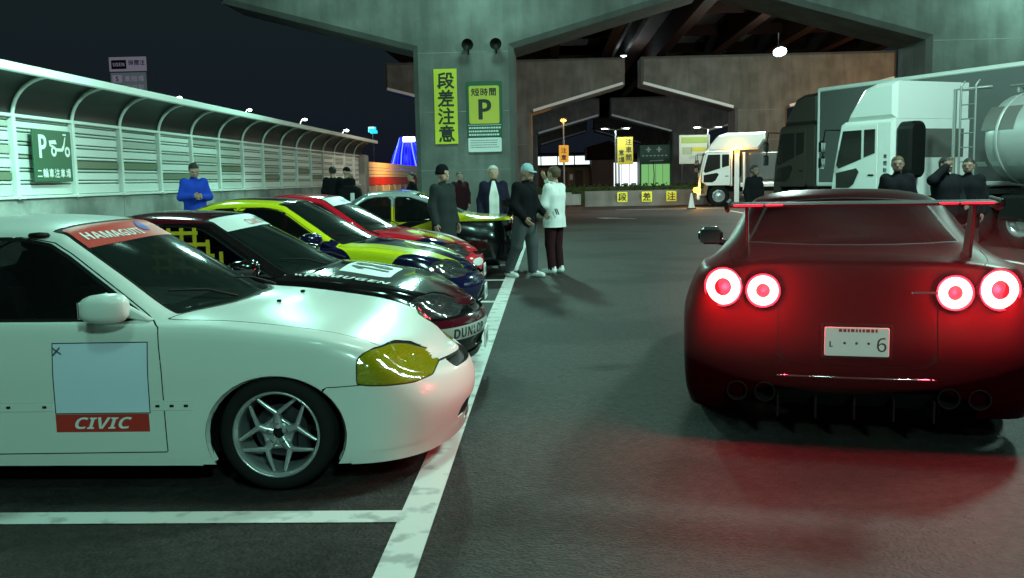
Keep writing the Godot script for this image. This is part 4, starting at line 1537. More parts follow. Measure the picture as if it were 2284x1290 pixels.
	var halo := glow("brake_halo_glow", Color(1.0, .03, .06), 1.6)  # glowing rim added as the red bloom fringe of each lamp
	var core := mat("brake_lamp_core", Color(.03, .001, .002), .5)
	core.emission_enabled = true
	core.emission = lin(1.0, .02, .05)
	core.emission_energy_multiplier = 0.62
	var light := Color(1.0, .03, .06)
	for q in [[.70, .878, .098, .050], [.485, .862, .082, .039], [-.485, .862, .082, .039], [-.70, .878, .098, .050]]:
		var zz: float = q[0]
		var n := Vector3(-1, .06, .30 * signf(zz) * (1.0 if absf(zz) > .6 else .25)).normalized()
		var x := n.cross(Vector3.UP).normalized()
		var b := Basis(x, n, x.cross(n))
		var o := Vector3(.045 if absf(zz) > .6 else .022, q[1], zz)
		g = G.new()
		g.lathe([Vector2(q[2] + .016, -.06), Vector2(q[2] + .016, .004), Vector2(q[2] + .010, .008)], Transform3D(b, o), 40)
		var lp := obj("brake_light", g, M.black_gloss, car)
		g = G.new()
		g.lathe([Vector2(q[2], .002), Vector2(q[2] - .012, .014), Vector2(q[3] + .004, .016), Vector2(q[3], .010), Vector2(q[3], -.02)], Transform3D(b, o), 44, true)
		obj("light_ring", g, ring, lp)
		g = G.new()
		g.lathe([Vector2(q[2] + .010, .006), Vector2(q[2], .004)], Transform3D(b, o), 44)
		obj("bloom_ring", g, halo, lp)
		g = G.new()
		g.lathe([Vector2(.001, .004), Vector2(q[3] * .8, .0), Vector2(q[3], -.006)], Transform3D(b, o), 24, true)
		obj("lamp_core", g, core, lp)
		lamp(car, o + n * .07, light, 0.75 if absf(zz) > .6 else .6, .05)
	# number plate with frame, badge, wing, exhausts, mirrors
	g = G.new()
	g.box(Vector3(-.035, .602, 0), Vector3(.02, .19, .36), .008)
	obj("plate_frame", g, M.black, car)
	g = G.new()
	g.prism(rounded(.325, .155, .008), .012, Transform3D(Basis(Vector3.UP, -PI / 2), Vector3(-.05, .602, 0)), .002)
	var pl := obj("number_plate", g, mat("plate_white", Color(.75, .78, .78), .4), car)
	var pt := Basis(Vector3.UP, -PI / 2)
	decal("lettering", text("L", .03, true, "Droid Sans", 0, 1.0), M.sign_black, pl, Transform3D(pt, Vector3(-.0575, .588, -.128)))
	for z in [-.06, 0.0, .06]:
		var d := G.new()
		d.lathe([Vector2(.001, 0), Vector2(.007, 0)], Transform3D(Basis(Vector3(0, 0, 1), PI / 2), Vector3.ZERO), 10)
		obj("lettering", d, M.sign_black, pl, at(-.0575, .595, z))
	decal("lettering", text("6", .075, false), M.sign_black, pl, Transform3D(pt, Vector3(-.0575, .59, .125)))
	var row := G.new()
	var zz := -.09
	while zz < .1:
		var ww := rng.randf_range(.01, .02)
		row.quad(Vector3(-.0575, .655, zz), Vector3(-.0575, .655, zz + ww), Vector3(-.0575, .672, zz + ww), Vector3(-.0575, .672, zz))
		zz += ww + .006
	obj("lettering", row, M.matte_red, pl)
	g = G.new()
	g.box(Vector3(-.02, .865, .335), Vector3(.006, .012, .13), .002)
	obj("badge", g, M.chrome, car)
	g = G.new()
	g.tube([Vector3(.02, .395, -.42), Vector3(-.035, .405, -.36), Vector3(-.045, .405, 0), Vector3(-.035, .405, .36), Vector3(.02, .395, .42)], .006, -1, 6)
	obj("bumper_trim", g, M.chrome, car)
	# wing: a blade on two stays
	g = G.new()
	g.prism(v2([-.05, 1.332, .0, 1.318, .22, 1.325, .26, 1.338, .2, 1.342, .04, 1.340]), 1.34, Transform3D(), .01)
	var wing := obj("rear_wing", g, M.black, car)
	for q in [1.0, -1.0]:
		g = G.new()
		g.prism(v2([.1, 1.32, .22, 1.325, .42, 1.03, .2, 1.03]), .016, at(0, 0, .58 * q), .004)
		obj("wing_stay", g, M.black, wing)
		g = G.new()
		g.prism(v2([-.06, 1.35, -.06, 1.31, .05, 1.29, .26, 1.30, .27, 1.36]), .02, at(0, 0, .68 * q), .006)
		obj("end_plate", g, M.black, wing)
	for k in 2:
		for q in [1.0, -1.0]:
			g = G.new()
			g.box(Vector3(-.052, 1.332, (.565 if k == 0 else .43) * q), Vector3(.012, .010, .155 if k == 0 else .09), .002)
			obj("wing_reflection", g, glow("wing_reflection_glow", Color(1.0, .015, .05), 1.3), wing)  # glowing bars imitate red reflections along the wing
	for q in [.62, .47, -.47, -.62]:
		g = G.new()
		g.lathe([Vector2(.045, .14), Vector2(.05, 0), Vector2(.056, -.01), Vector2(.056, -.02), Vector2(.05, -.02), Vector2(.046, .1)], Transform3D(Basis(Vector3(0, 0, 1), -PI / 2 + .05), Vector3(.03, .3, q)), 20)
		obj("exhaust", g, M.black, car)
	for q in [1.0, -1.0]:
		g = G.new()
		g.box(Vector3(2.72, 1.0, .97 * q), Vector3(.16, .145, .2), .05)
		g.tube([Vector3(2.75, .93, .84 * q), Vector3(2.73, .96, .95 * q)], .03, -1, 6)
		var mr := obj("mirror", g, M.black_gloss, car)
		g = G.new()
		g.box(Vector3(2.636, 1.0, .97 * q), Vector3(.006, .11, .16), .002)
		obj("mirror_glass", g, M.chrome, mr)
	# wheels
	var tyre := G.new()
	tyre.lathe([Vector2(.25, -.13), Vector2(.30, -.14), Vector2(.335, -.13), Vector2(.35, -.1), Vector2(.35, .1), Vector2(.335, .13), Vector2(.30, .14), Vector2(.25, .13)], Transform3D(), 44, true)
	var tm := to_mesh([[tyre, M.rubber]])
	var rim := G.new()
	rim.lathe([Vector2(.24, -.12), Vector2(.235, .1), Vector2(.25, .135), Vector2(.262, .13)], Transform3D(), 40, true)
	for k in 6:
		var a := TAU * k / 6
		rim.tube([Vector3(0, .09, 0), Vector3(cos(a) * .24, .11, sin(a) * .24)], .035, .02, 6, .6)
	var rm := to_mesh([[rim, M.gunmetal]])
	g = G.new()
	for wx in [1.02, 3.78]:
		for q in [1.0, -1.0]:
			g.lathe([Vector2(.385, 0), Vector2(.385, .34), Vector2(.001, .34)], Transform3D(Basis(Vector3(1, 0, 0), Vector3(0, 0, -q), Vector3(0, q, 0)), Vector3(wx, .35, .92 * q)), 24, false, -.3 if q > 0.0 else PI - .3, PI + .3 if q > 0.0 else TAU + .3)
			var w := put("wheel", tm, car, Transform3D(Basis(Vector3(1, 0, 0), Vector3(0, 0, q), Vector3(0, -q, 0)), Vector3(wx, .35, .79 * q)))
			put("rim", rm, w)
	g.box(Vector3(2.4, .25, 0), Vector3(4.2, .1, 1.2))
	obj("underbody", g, M.black, car)
	g = G.new()
	for q in [.38, -.38]:
		g.box(Vector3(2.0, .75, q), Vector3(.2, .7, .5), .08)
	obj("seat", g, M.cabin, car)
	# thin fog added to imitate lens bloom round the brake lamps
	var fog := FogVolume.new()
	fog.name = "bloom_fog"
	fog.shape = RenderingServer.FOG_VOLUME_SHAPE_ELLIPSOID
	fog.size = Vector3(2.3, 1.0, .6)
	fog.position = Vector3(1.63, .86, -4.92)
	var fm := FogMaterial.new()
	fm.density = 0.04
	fm.albedo = Color(.9, .9, .9)
	fog.material = fm
	add_child(fog)
	tag(fog, "thin added fog imitating red lens bloom behind the dark sports car", "vapour", "", "stuff")

# ---------- lorries ----------
func big_wheel(parent: Node3D, p: Vector3, s: float, m: Material, r := .5) -> void:
	var t := G.new()
	t.lathe([Vector2(r * .56, -.13), Vector2(r * .62, -.15), Vector2(r * .94, -.14), Vector2(r, -.1), Vector2(r, .1), Vector2(r * .94, .14), Vector2(r * .62, .15), Vector2(r * .56, .13)], Transform3D(), 36, true)
	var x := Transform3D(Basis(Vector3(1, 0, 0), Vector3(0, 0, s), Vector3(0, -s, 0)), p)
	var w := obj("wheel", t, M.rubber, parent, x)
	var g := G.new()
	g.lathe([Vector2(r * .58, .05), Vector2(r * .58, .135), Vector2(r * .53, .14), Vector2(r * .5, .08), Vector2(r * .34, -.02), Vector2(r * .3, .02), Vector2(r * .2, .03), Vector2(r * .18, .1), Vector2(.001, .11)], Transform3D(), 32)
	for k in 8:
		var a := TAU * k / 8
		g.lathe([Vector2(.02, .02), Vector2(.018, .06), Vector2(.001, .06)], at(cos(a) * r * .25, 0, sin(a) * r * .25), 6)
	obj("rim", g, m, w)

# cab: x forward, front axle at 0, near side +z
func cab(t: Node3D, body: Material, roof: Material, tall: bool, w := 2.35, rear := -.95, drear := -.95) -> void:
	var top := 2.62
	var fr := .92
	var side := v2([rear, .95, -.55, .95, -.5, 1.02, .5, 1.02, .55, .55, fr - .05, .5, fr, .62, fr, 1.15, fr - .06, 1.6, fr - .28, top - .06, fr - .4, top, rear, top])
	var g := G.new()
	g.prism(side, w, Transform3D(), .07)
	obj("cab_shell", g, body, t)
	# roof deflector
	g = G.new()
	var defl := v2([drear, top + .80, drear, top + .46, minf(rear, drear + .3), top + .004, fr - .42, top + .004, fr - .5, top + .16, .0, top + .68, -.35, top + .78]) if drear < -1.0 else v2([rear, top + .004, fr - .42, top + .004, fr - .5, top + .16, .0, top + .68, -.35, top + .78, rear, top + .80]) if tall else v2([rear, top + .004, fr - .42, top + .004, fr - .6, top + .2, rear, top + .35])
	g.prism(defl, w - .06, Transform3D(), .09)
	obj("roof_deflector", g, roof, t)
	for q in [-.5, -.17, .17, .5]:
		g = G.new()
		g.box(Vector3(fr - .42, top + .1, q), Vector3(.06, .04, .1), .012)
		obj("marker_lamp", g, M.chrome, t)
	for s in [1.0, -1.0]:
		var z: float = s * w / 2
		# door with its window and the low kerb window
		g = G.new()
		g.prism(v2([-.52, 1.0, .55, 1.0, fr - .14, 1.2, fr - .16, 1.6, fr - .36, top - .1, -.52, top - .1]), .02, at(0, 0, z + .008 * s), .006)
		var d := obj("door", g, body, t)
		g = G.new()
		g.prism(v2([-.06, 1.78, .62, 1.58, .70, 1.66, .5, 2.42, -.06, 2.42]), .014, at(0, 0, z + .024 * s), .004)
		obj("door_window", g, M.lorry_glass, d)
		g = G.new()
		g.prism(v2([-.46, 1.9, -.14, 1.81, -.14, 2.42, -.46, 2.42]), .014, at(0, 0, z + .024 * s), .004)
		obj("door_window", g, M.lorry_glass, d)
		g = G.new()
		g.prism(v2([.70, 1.14, .70, 1.48, .08, 1.58, .0, 1.5, .16, 1.22, .3, 1.14]), .014, at(0, 0, z + .024 * s), .004)
		obj("kerb_window", g, M.lorry_glass, d)
		g = G.new()
		g.box(Vector3(-.36, 1.42, z + .03 * s), Vector3(.16, .035, .03), .01)
		obj("door_handle", g, M.black, d)
		# mirrors on their arm
		g = G.new()
		g.tube([Vector3(fr - .3, 2.45, z), Vector3(fr + .05, 2.47, z + .12 * s), Vector3(fr + .08, 2.1, z + .17 * s), Vector3(fr + .05, 1.6, z + .15 * s)], .018, -1, 6)
		var arm := obj("mirror_arm", g, M.black, t)
		for y in [2.08, 1.72]:
			g = G.new()
			g.box(Vector3(fr + .06, y, z + .2 * s), Vector3(.09, .28, .2), .04)
			obj("mirror", g, M.chrome, arm)
		g = G.new()
		g.prism(v2([-.5, 1.02, .5, 1.02, .46, .8, .36, .62, .34, .55, .54, .55, .56, .45, fr - .06, .45, fr - .06, .5, .58, .6, .55, 1.0]), .05, at(0, 0, z - .03 * s), .01)
		obj("step", g, M.black, t)
	g = G.new()
	g.box(Vector3.ZERO, Vector3(.012, .98, w - .22), .004, Transform3D(Basis(Vector3(0, 0, 1), .235), Vector3(fr - .155, 2.06, 0)))
	obj("windscreen", g, M.lorry_glass, t)
	g = G.new()
	g.box(Vector3(fr + .01, 1.15, 0), Vector3(.03, .5, 1.4), .01)
	for k in 4:
		g.box(Vector3(fr + .03, .98 + k * .11, 0), Vector3(.02, .04, 1.3), .008)
	obj("grille", g, M.black, t)
	g = G.new()
	g.box(Vector3(fr, .5, 0), Vector3(.14, .34, w - .02), .04)
	obj("front_bumper", g, body, t)
	for s in [1.0, -1.0]:
		g = G.new()
		g.box(Vector3(fr + .06, .55, .85 * s), Vector3(.05, .16, .34), .02)
		obj("headlight", g, M.clear_lens, t)
		g = G.new()
		g.box(Vector3(fr + .01, .8, 1.06 * s), Vector3(.06, .1, .14), .02)
		obj("indicator", g, t.get_meta("indicator_mat") if t.has_meta("indicator_mat") else M.sign_amber, t)
	# back wall window panel and air intake
	g = G.new()
	g.box(Vector3(rear - .008, 2.1, .15), Vector3(.02, .62, 1.55), .006)
	obj("back_panel", g, M.back_panel, t)
	g = G.new()
	g.prism(rounded(.5, 1.2, .17), .4, Transform3D(Basis(Vector3.UP, PI / 2), Vector3(rear - .22, 1.95, .30 - w / 2)), .06)
	obj("air_intake", g, M.black, t)
	for s in [1.0, -1.0]:
		big_wheel(t, Vector3(0, .5, s * (w / 2 - .2)), s, M.alloy)
		g = G.new()
		g.box(Vector3(-2.2, .82, s * .42), Vector3(5.2, .26, .09), .01)
		obj("chassis_rail", g, M.black, t)

func lorries() -> void:
	mat("lorry_white", Color(.80, .82, .80), .3, 0.0, .4)
	mat("lorry_dark", Color(.055, .046, .04), .3, 0.0, .5)
	mat("lorry_glass", Color(.022, .02, .019), .08)
	mat("back_panel", Color(.12, .12, .11), .5)
	mat("tank_steel", Color(.55, .57, .56), .30, .45)
	mat("box_grey", Color(.10, .105, .105), .5)
	var amber := glow("indicator_glow", Color(1.0, .36, .03), 9.0)
	# heading of the row of lorries: forward is (-.45, 0, -.89)
	var turn := atan2(.89, -.45)
	# 1. white tanker: cab back corner on the near side at (7.38, -21)
	var t := thing("tanker_lorry", "white cabbed lorry with a shiny steel tank, at the right edge", "lorry", Vector3.ZERO, turn, "lorries parked side by side")
	place(t, Vector3(7.38, 0, -21.0), Vector3(-.95, 0, -1.175))
	cab(t, M.lorry_white, M.lorry_white, true)
	var g := G.new()
	var prof := [Vector2(.001, -.12), Vector2(.5, -.08), Vector2(.8, 0), Vector2(.88, .1), Vector2(.9, .3), Vector2(.9, 6.3), Vector2(.88, 6.5), Vector2(.5, 6.68), Vector2(.001, 6.72)]
	g.lathe(prof, Transform3D(Basis(Vector3(0, 1, 0), Vector3(-1, 0, 0), Vector3(0, 0, 1.2)), Vector3(-3.05, 2.08, 0)), 56, true)
	var tank := obj("tank", g, M.tank_steel, t)
	for x in [-3.4, -5.3, -7.3, -9.2]:
		g = G.new()
		g.lathe([Vector2(.91, -.03), Vector2(.925, -.02), Vector2(.925, .02), Vector2(.91, .03)], Transform3D(Basis(Vector3(0, 1, 0), Vector3(-1, 0, 0), Vector3(0, 0, 1.2)), Vector3(x, 2.08, 0)), 48)
		obj("tank_band", g, M.tank_steel, tank)
	g = G.new()
	for s in [1.0, -1.0]:
		g.tube([Vector3(-3.1, 3.12, .35 * s), Vector3(-9.5, 3.12, .35 * s)], .02, -1, 6)
	for k in 8:
		g.box(Vector3(-3.3 - k * .85, 3.02, 0), Vector3(.05, .1, .8), .01)
	obj("catwalk", g, M.grey_steel, tank)
	g = G.new()
	for x in [-2.5, -2.85]:
		g.tube([Vector3(x, .9, -1.0), Vector3(x, 3.15, -1.0), Vector3(x, 3.25, -.9)], .022, -1, 6)
	for k in 8:
		g.tube([Vector3(-2.5, 1.1 + k * .28, -1.0), Vector3(-2.85, 1.1 + k * .28, -1.0)], .014, -1, 6)
	g.tube([Vector3(-2.32, 1.0, -.95), Vector3(-2.32, 3.1, -.95), Vector3(-2.9, 3.12, -.6)], .04, -1, 8)
	obj("ladder", g, M.grey_steel, t)
	# dark panel and the row of print along the tank flank
	var side := func(called: String, a0: float, a1: float, x0: float, x1: float, m: Material, lift := .006) -> void:
		var rows := []
		for i in 7:
			var a := lerpf(a0, a1, i / 6.0)
			rows.append([Vector3(x0, 2.08 + sin(a) * (.9 + lift), -cos(a) * (1.08 + lift)), Vector3(x1, 2.08 + sin(a) * (.9 + lift), -cos(a) * (1.08 + lift))])
		var q := G.new()
		q.sheet(rows)
		obj(called, q, m, tank)
	side.call("label_panel", .18, .75, -3.05, -3.75, M.back_panel, .006)
	for k in 7:
		side.call("lettering", -.62, -.5, -2.85 - k * .34, -3.07 - k * .34, M.sign_white, .006)
	g = G.new()
	g.box(Vector3(-5.6, 1.02, 0), Vector3(6.8, .16, 1.1), .02)
	g.box(Vector3(-4.2, .75, -.95), Vector3(1.3, .5, .4), .05)
	obj("underframe", g, M.black, t)
	for x in [-2.75, -4.0, -7.4, -8.55]:
		for s in [1.0, -1.0]:
			big_wheel(t, Vector3(x, .5, s * .98), s, M.alloy)
	g = G.new()
	g.prism(v2([-3.35, 1.02, -2.15, 1.02, -2.2, 1.1, -3.3, 1.1]), 2.3, Transform3D(), .01)
	obj("mudguard", g, M.black, t)
	for k in 3:
		decal("lettering", kanji(["sha", "kan", "mi"][k], .10, .12), M.gunmetal, t, Transform3D(Basis(Vector3.UP, PI), Vector3(-.74, 1.82 - .15 * k, -1.1775)))
	# 2. dark cab with a long grey box
	t = thing("box_lorry", "dark cabbed lorry with a tall grey box body, behind the white tanker cab", "lorry", Vector3.ZERO, turn, "lorries parked side by side")
	place(t, Vector3(7.65, 0, -27.7), Vector3(-1.1, 0, -1.2))
	cab(t, M.lorry_dark, M.lorry_dark, true, 2.3)
	t.scale = Vector3(1.0, 1.1, 1.0)
	g = G.new()
	g.box(Vector3(-5.2, 2.26, 0), Vector3(8.2, 2.46, 2.42), .05)
	var bx := obj("cargo_box", g, M.box_grey, t)
	g = G.new()
	for s in [1.0, -1.0]:
		g.box(Vector3(-5.2, 3.46, 1.2 * s), Vector3(8.24, .1, .06), .02)
		g.box(Vector3(-5.2, 1.06, 1.2 * s), Vector3(8.24, .1, .06), .02)
	g.box(Vector3(-1.1, 2.26, -1.19), Vector3(.08, 2.46, .08), .02)
	obj("box_edge", g, M.lorry_white, bx)
	for x in [-5.6, -6.8]:
		for s in [1.0, -1.0]:
			big_wheel(t, Vector3(x, .5, s * .98), s, M.gunmetal)
	# 3. white cab alone, farther along
	t = thing("white_lorry", "white lorry with glowing amber lamps facing the exit, in front of the concrete barrier", "lorry", Vector3.ZERO, PI - .12, "lorries parked side by side")
	t.set_meta("indicator_mat", amber)
	place(t, Vector3(6.95, 0, -45.2), Vector3(.95, 0, -1.2))
	cab(t, M.lorry_white, M.lorry_white, true, 2.35, -.62, -2.1)
	t.remove_meta("indicator_mat")
	g = G.new()
	g.box(Vector3(-.82, 1.35, -1.08), Vector3(.22, 2.3, .16), .02)
	g.box(Vector3(-1.15, 1.5, -1.08), Vector3(.1, 2.0, .12), .02)
	g.box(Vector3(-2.4, 1.0, -1.08), Vector3(2.8, .2, .12), .02)
	obj("side_frame", g, M.lorry_white, t)
	g = G.new()
	g.box(Vector3(-2.6, 1.85, 0), Vector3(2.4, 1.3, 1.8), .05)
	obj("machinery", g, M.box_grey, t)
	for s in [1.0, -1.0]:
		big_wheel(t, Vector3(-3.6, .5, s * .98), s, M.gunmetal)
	g = G.new()
	g.lathe([Vector2(.001, -.1), Vector2(.1, -.08), Vector2(.12, .04), Vector2(.07, .12), Vector2(.001, .13)], Transform3D(), 14, true)
	obj("warning_lamp", g, amber, t, at(-.82, 2.56, -1.18))
	lamp(t, Vector3(-.82, 2.56, -1.18), Color(1, .4, .04), 2.5, .06)
	g = G.new()
	g.lathe([Vector2(.001, -.13), Vector2(.14, -.1), Vector2(.18, 0), Vector2(.14, .1), Vector2(.001, .13)], Transform3D(), 14, true)
	obj("warning_lamp", g, amber, t, at(1.0, .80, -1.12))
	lamp(t, Vector3(1.0, .80, -1.12), Color(1, .4, .04), 3.5, .08)

# put a thing so that its own point p comes to lie at w
func place(t: Node3D, w: Vector3, p: Vector3) -> void:
	var q := t.basis * p
	t.position = Vector3(w.x - q.x, 0, w.z - q.z)


# ---------- people: one skin of smooth-joined capsules, meshed as surface nets ----------
# bones: [a, b, radius a, radius b, tag]
func nets(bones: Array, cell: float, k: float) -> Dictionary:
	var lo := Vector3.INF
	var hi := -Vector3.INF
	for b in bones:
		var r := maxf(b[2], b[3]) + cell * 2.0
		lo = lo.min(b[0] - Vector3.ONE * r).min(b[1] - Vector3.ONE * r)
		hi = hi.max(b[0] + Vector3.ONE * r).max(b[1] + Vector3.ONE * r)
	var n := Vector3i(((hi - lo) / cell).ceil()) + Vector3i.ONE
	var F := PackedFloat32Array()
	F.resize(n.x * n.y * n.z)
	F.fill(1.0)
	var D := PackedFloat32Array()
	D.resize(F.size())
	D.fill(1.0)
	var T := PackedByteArray()
	T.resize(F.size())
	var sx := 1
	var sy := n.x
	var sz := n.x * n.y
	for b in bones:
		var a: Vector3 = b[0]
		var d: Vector3 = b[1] - a
		var l2 := maxf(d.length_squared(), 1e-8)
		var ra: float = b[2]
		var rb: float = b[3]
		var tg: int = b[4]
		var m := maxf(ra, rb) + k + cell
		var i0 := Vector3i(((a.min(b[1]) - Vector3.ONE * m - lo) / cell).floor()).clamp(Vector3i.ZERO, n - Vector3i.ONE)
		var i1 := Vector3i(((a.max(b[1]) + Vector3.ONE * m - lo) / cell).ceil()).clamp(Vector3i.ZERO, n - Vector3i.ONE)
		for z in range(i0.z, i1.z + 1):
			for y in range(i0.y, i1.y + 1):
				var at0 := y * sy + z * sz
				for x in range(i0.x, i1.x + 1):
					var w := lo + Vector3(x, y, z) * cell - a
					var t := clampf(w.dot(d) / l2, 0.0, 1.0)
					var e := (w - d * t).length() - ra - (rb - ra) * t
					var at1 := at0 + x
					if e < D[at1]:
						D[at1] = e
						T[at1] = tg
					var f := F[at1]
					var h := k - absf(f - e)
					F[at1] = minf(f, e) - (h * h / (4.0 * k) if h > 0.0 else 0.0)
	var ids := {}
	var P := PackedVector3Array()
	var Q := PackedByteArray()
	var off := [0, 1, sy, sy + 1, sz, sz + 1, sz + sy, sz + sy + 1]
	var eds := [[0, 1], [2, 3], [4, 5], [6, 7], [0, 2], [1, 3], [4, 6], [5, 7], [0, 4], [1, 5], [2, 6], [3, 7]]
	for z in n.z - 1:
		for y in n.y - 1:
			for x in n.x - 1:
				var c := x + y * sy + z * sz
				var f0 := F[c]
				if f0 > cell * 2.0 or f0 < -cell * 2.0:
					continue
				var cnt := 0
				var sum := Vector3.ZERO
				for e in eds:
					var fa := F[c + off[e[0]]]
					var fb := F[c + off[e[1]]]
					if (fa < 0.0) != (fb < 0.0):
						var t := fa / (fa - fb)
						var pa := Vector3(e[0] & 1, (e[0] >> 1) & 1, e[0] >> 2)
						var pb := Vector3(e[1] & 1, (e[1] >> 1) & 1, e[1] >> 2)
						sum += pa.lerp(pb, t)
						cnt += 1
				if cnt:
					ids[c] = P.size()
					P.append(lo + (Vector3(x, y, z) + sum / cnt) * cell)
					Q.append(T[c])
	var N := PackedVector3Array()
	N.resize(P.size())
	var tris := PackedInt32Array()
	for c in ids:
		for ax in 3:
			var st: int = [sx, sy, sz][ax]
			var u: int = [sy, sz, sx][ax]
			var v: int = [sz, sx, sy][ax]
			var fa := F[c]
			var fb := F[c + st]
			if (fa < 0.0) == (fb < 0.0):
				continue
			if not (ids.has(c - u) and ids.has(c - v) and ids.has(c - u - v)):
				continue
			var q := [ids[c], ids[c - u], ids[c - u - v], ids[c - v]]
			if fa >= 0.0:
				q.reverse()
			for t in [[0, 1, 2], [0, 2, 3]]:
				var a: int = q[t[0]]; var b: int = q[t[1]]; var d: int = q[t[2]]
				var m := (P[b] - P[a]).cross(P[d] - P[a])
				N[a] += m; N[b] += m; N[d] += m
				tris.append_array([a, b, d])
	return {"p": P, "n": N, "t": tris, "q": Q}

func nets_g(bones: Array, cell: float, k: float, tags: int) -> Array:
	var r := nets(bones, cell, k)
	var out := []
	for i in tags:
		out.append(G.new())
	for i in range(0, r.t.size(), 3):
		var a: int = r.t[i]; var b: int = r.t[i + 1]; var c: int = r.t[i + 2]
		(out[r.q[a]] as G).trn(r.p[a], r.p[b], r.p[c], r.n[a].normalized(), r.n[b].normalized(), r.n[c].normalized())
	return out

var head_g: G
var hand_g: G
var hair_g := {}

func body_pieces() -> void:
	# head: origin at the top of the neck, face towards +z
	var b := [
		[Vector3(0, .125, -.012), Vector3(0, .125, .012), .088, .084, 0], [Vector3(0, .15, -.03), Vector3(0, .13, -.04), .08, .074, 0],
		[Vector3(-.03, .04, .045), Vector3(.03, .04, .045), .038, .038, 0], [Vector3(0, .022, .072), Vector3(0, .028, .072), .022, .022, 0],
		[Vector3(-.045, .075, .045), Vector3(.045, .075, .045), .032, .032, 0], [Vector3(0, .118, .088), Vector3(0, .082, .104), .010, .014, 0],
		[Vector3(-.012, .078, .094), Vector3(.012, .078, .094), .009, .009, 0], [Vector3(-.035, .132, .072), Vector3(.035, .132, .072), .016, .016, 0],
		[Vector3(-.016, .053, .088), Vector3(.016, .053, .088), .007, .007, 0], [Vector3(-.014, .044, .087), Vector3(.014, .044, .087), .0075, .0075, 0],
		[Vector3(-.085, .118, -.01), Vector3(-.083, .078, .0), .014, .010, 0], [Vector3(.085, .118, -.01), Vector3(.083, .078, .0), .014, .010, 0],
		[Vector3(0, .05, -.015), Vector3(0, -.08, -.03), .052, .058, 0]]
	head_g = nets_g(b, 0.0065, 0.02, 1)[0]
	# right hand hanging, fingers down, slightly curled; palm towards -x side of the body
	var f := [[Vector3(0, 0, 0), Vector3(.0, -.05, .0), .021, .022, 0], [Vector3(0, -.04, .022), Vector3(0, -.085, .024), .016, .015, 0], [Vector3(0, -.04, -.02), Vector3(0, -.08, -.022), .016, .015, 0], [Vector3(0, -.04, 0), Vector3(0, -.085, 0), .016, .016, 0]]
	for i in 4:
		var z: float = [.031, .0105, -.010, -.030][i]
		var l: float = [.034, .04, .037, .028][i]
		var p := Vector3(0, -.088, z)
		var q := p + Vector3(-.006, -l, .001)
		var r := q + Vector3(-.014, -l * .6, 0)
		var s := r + Vector3(-.016, -l * .4, 0)
		f.append([p, q, .0092, .0086, 0])
		f.append([q, r, .0086, .008, 0])
		f.append([r, s, .008, .0065, 0])
	f.append([Vector3(-.008, -.02, .024), Vector3(-.016, -.05, .052), .014, .0105, 0])
	f.append([Vector3(-.016, -.05, .052), Vector3(-.022, -.078, .056), .0105, .0085, 0])
	hand_g = nets_g(f, 0.005, 0.006, 1)[0]
	# hair and headgear sit on the skull
	var short := [[Vector3(0, .15, -.022), Vector3(0, .15, .004), .092, .086, 0], [Vector3(0, .105, -.045), Vector3(0, .14, -.04), .078, .085, 0]]
	var hood := [[Vector3(0, .14, -.03), Vector3(0, .14, .0), .104, .1, 0], [Vector3(0, .06, -.06), Vector3(0, .13, -.05), .1, .1, 0], [Vector3(0, -.02, -.06), Vector3(0, .06, -.05), .1, .1, 0]]
	for k in ["hair", "hood"]:
		hair_g[k] = nets_g({"hair": short, "hood": hood}[k], 0.009, 0.02, 1)[0]
	# face left free: cut away in front of the brow
	hair_g.hair = cut(hair_g.hair, func(p: Vector3) -> float: return maxf((p.z - .035) - maxf(0.0, (p.y - .165) * 2.2), .062 - p.y - .0 * p.z))[0]
	hair_g.hood = cut(hair_g.hood, func(p: Vector3) -> float: return p.z - .045)[0]
	var cap := G.new()
	cap.lathe([Vector2(.001, .255), Vector2(.04, .25), Vector2(.075, .225), Vector2(.096, .185), Vector2(.1, .15), Vector2(.097, .138)], at(0, 0, -.01), 24, true)
	cap.prism(v2([-.075, .06, -.06, .14, 0, .165, .06, .14, .075, .06]), .008, Transform3D(Basis(Vector3(1, 0, 0), PI / 2 + .12), Vector3(0, .152, .0)), .003)
	hair_g.cap = cap
	var knit := G.new()
	knit.lathe([Vector2(.001, .262), Vector2(.045, .255), Vector2(.08, .228), Vector2(.098, .185), Vector2(.102, .15), Vector2(.108, .145), Vector2(.108, .105), Vector2(.1, .1)], at(0, 0, -.012), 24, true)
	hair_g.knit = knit

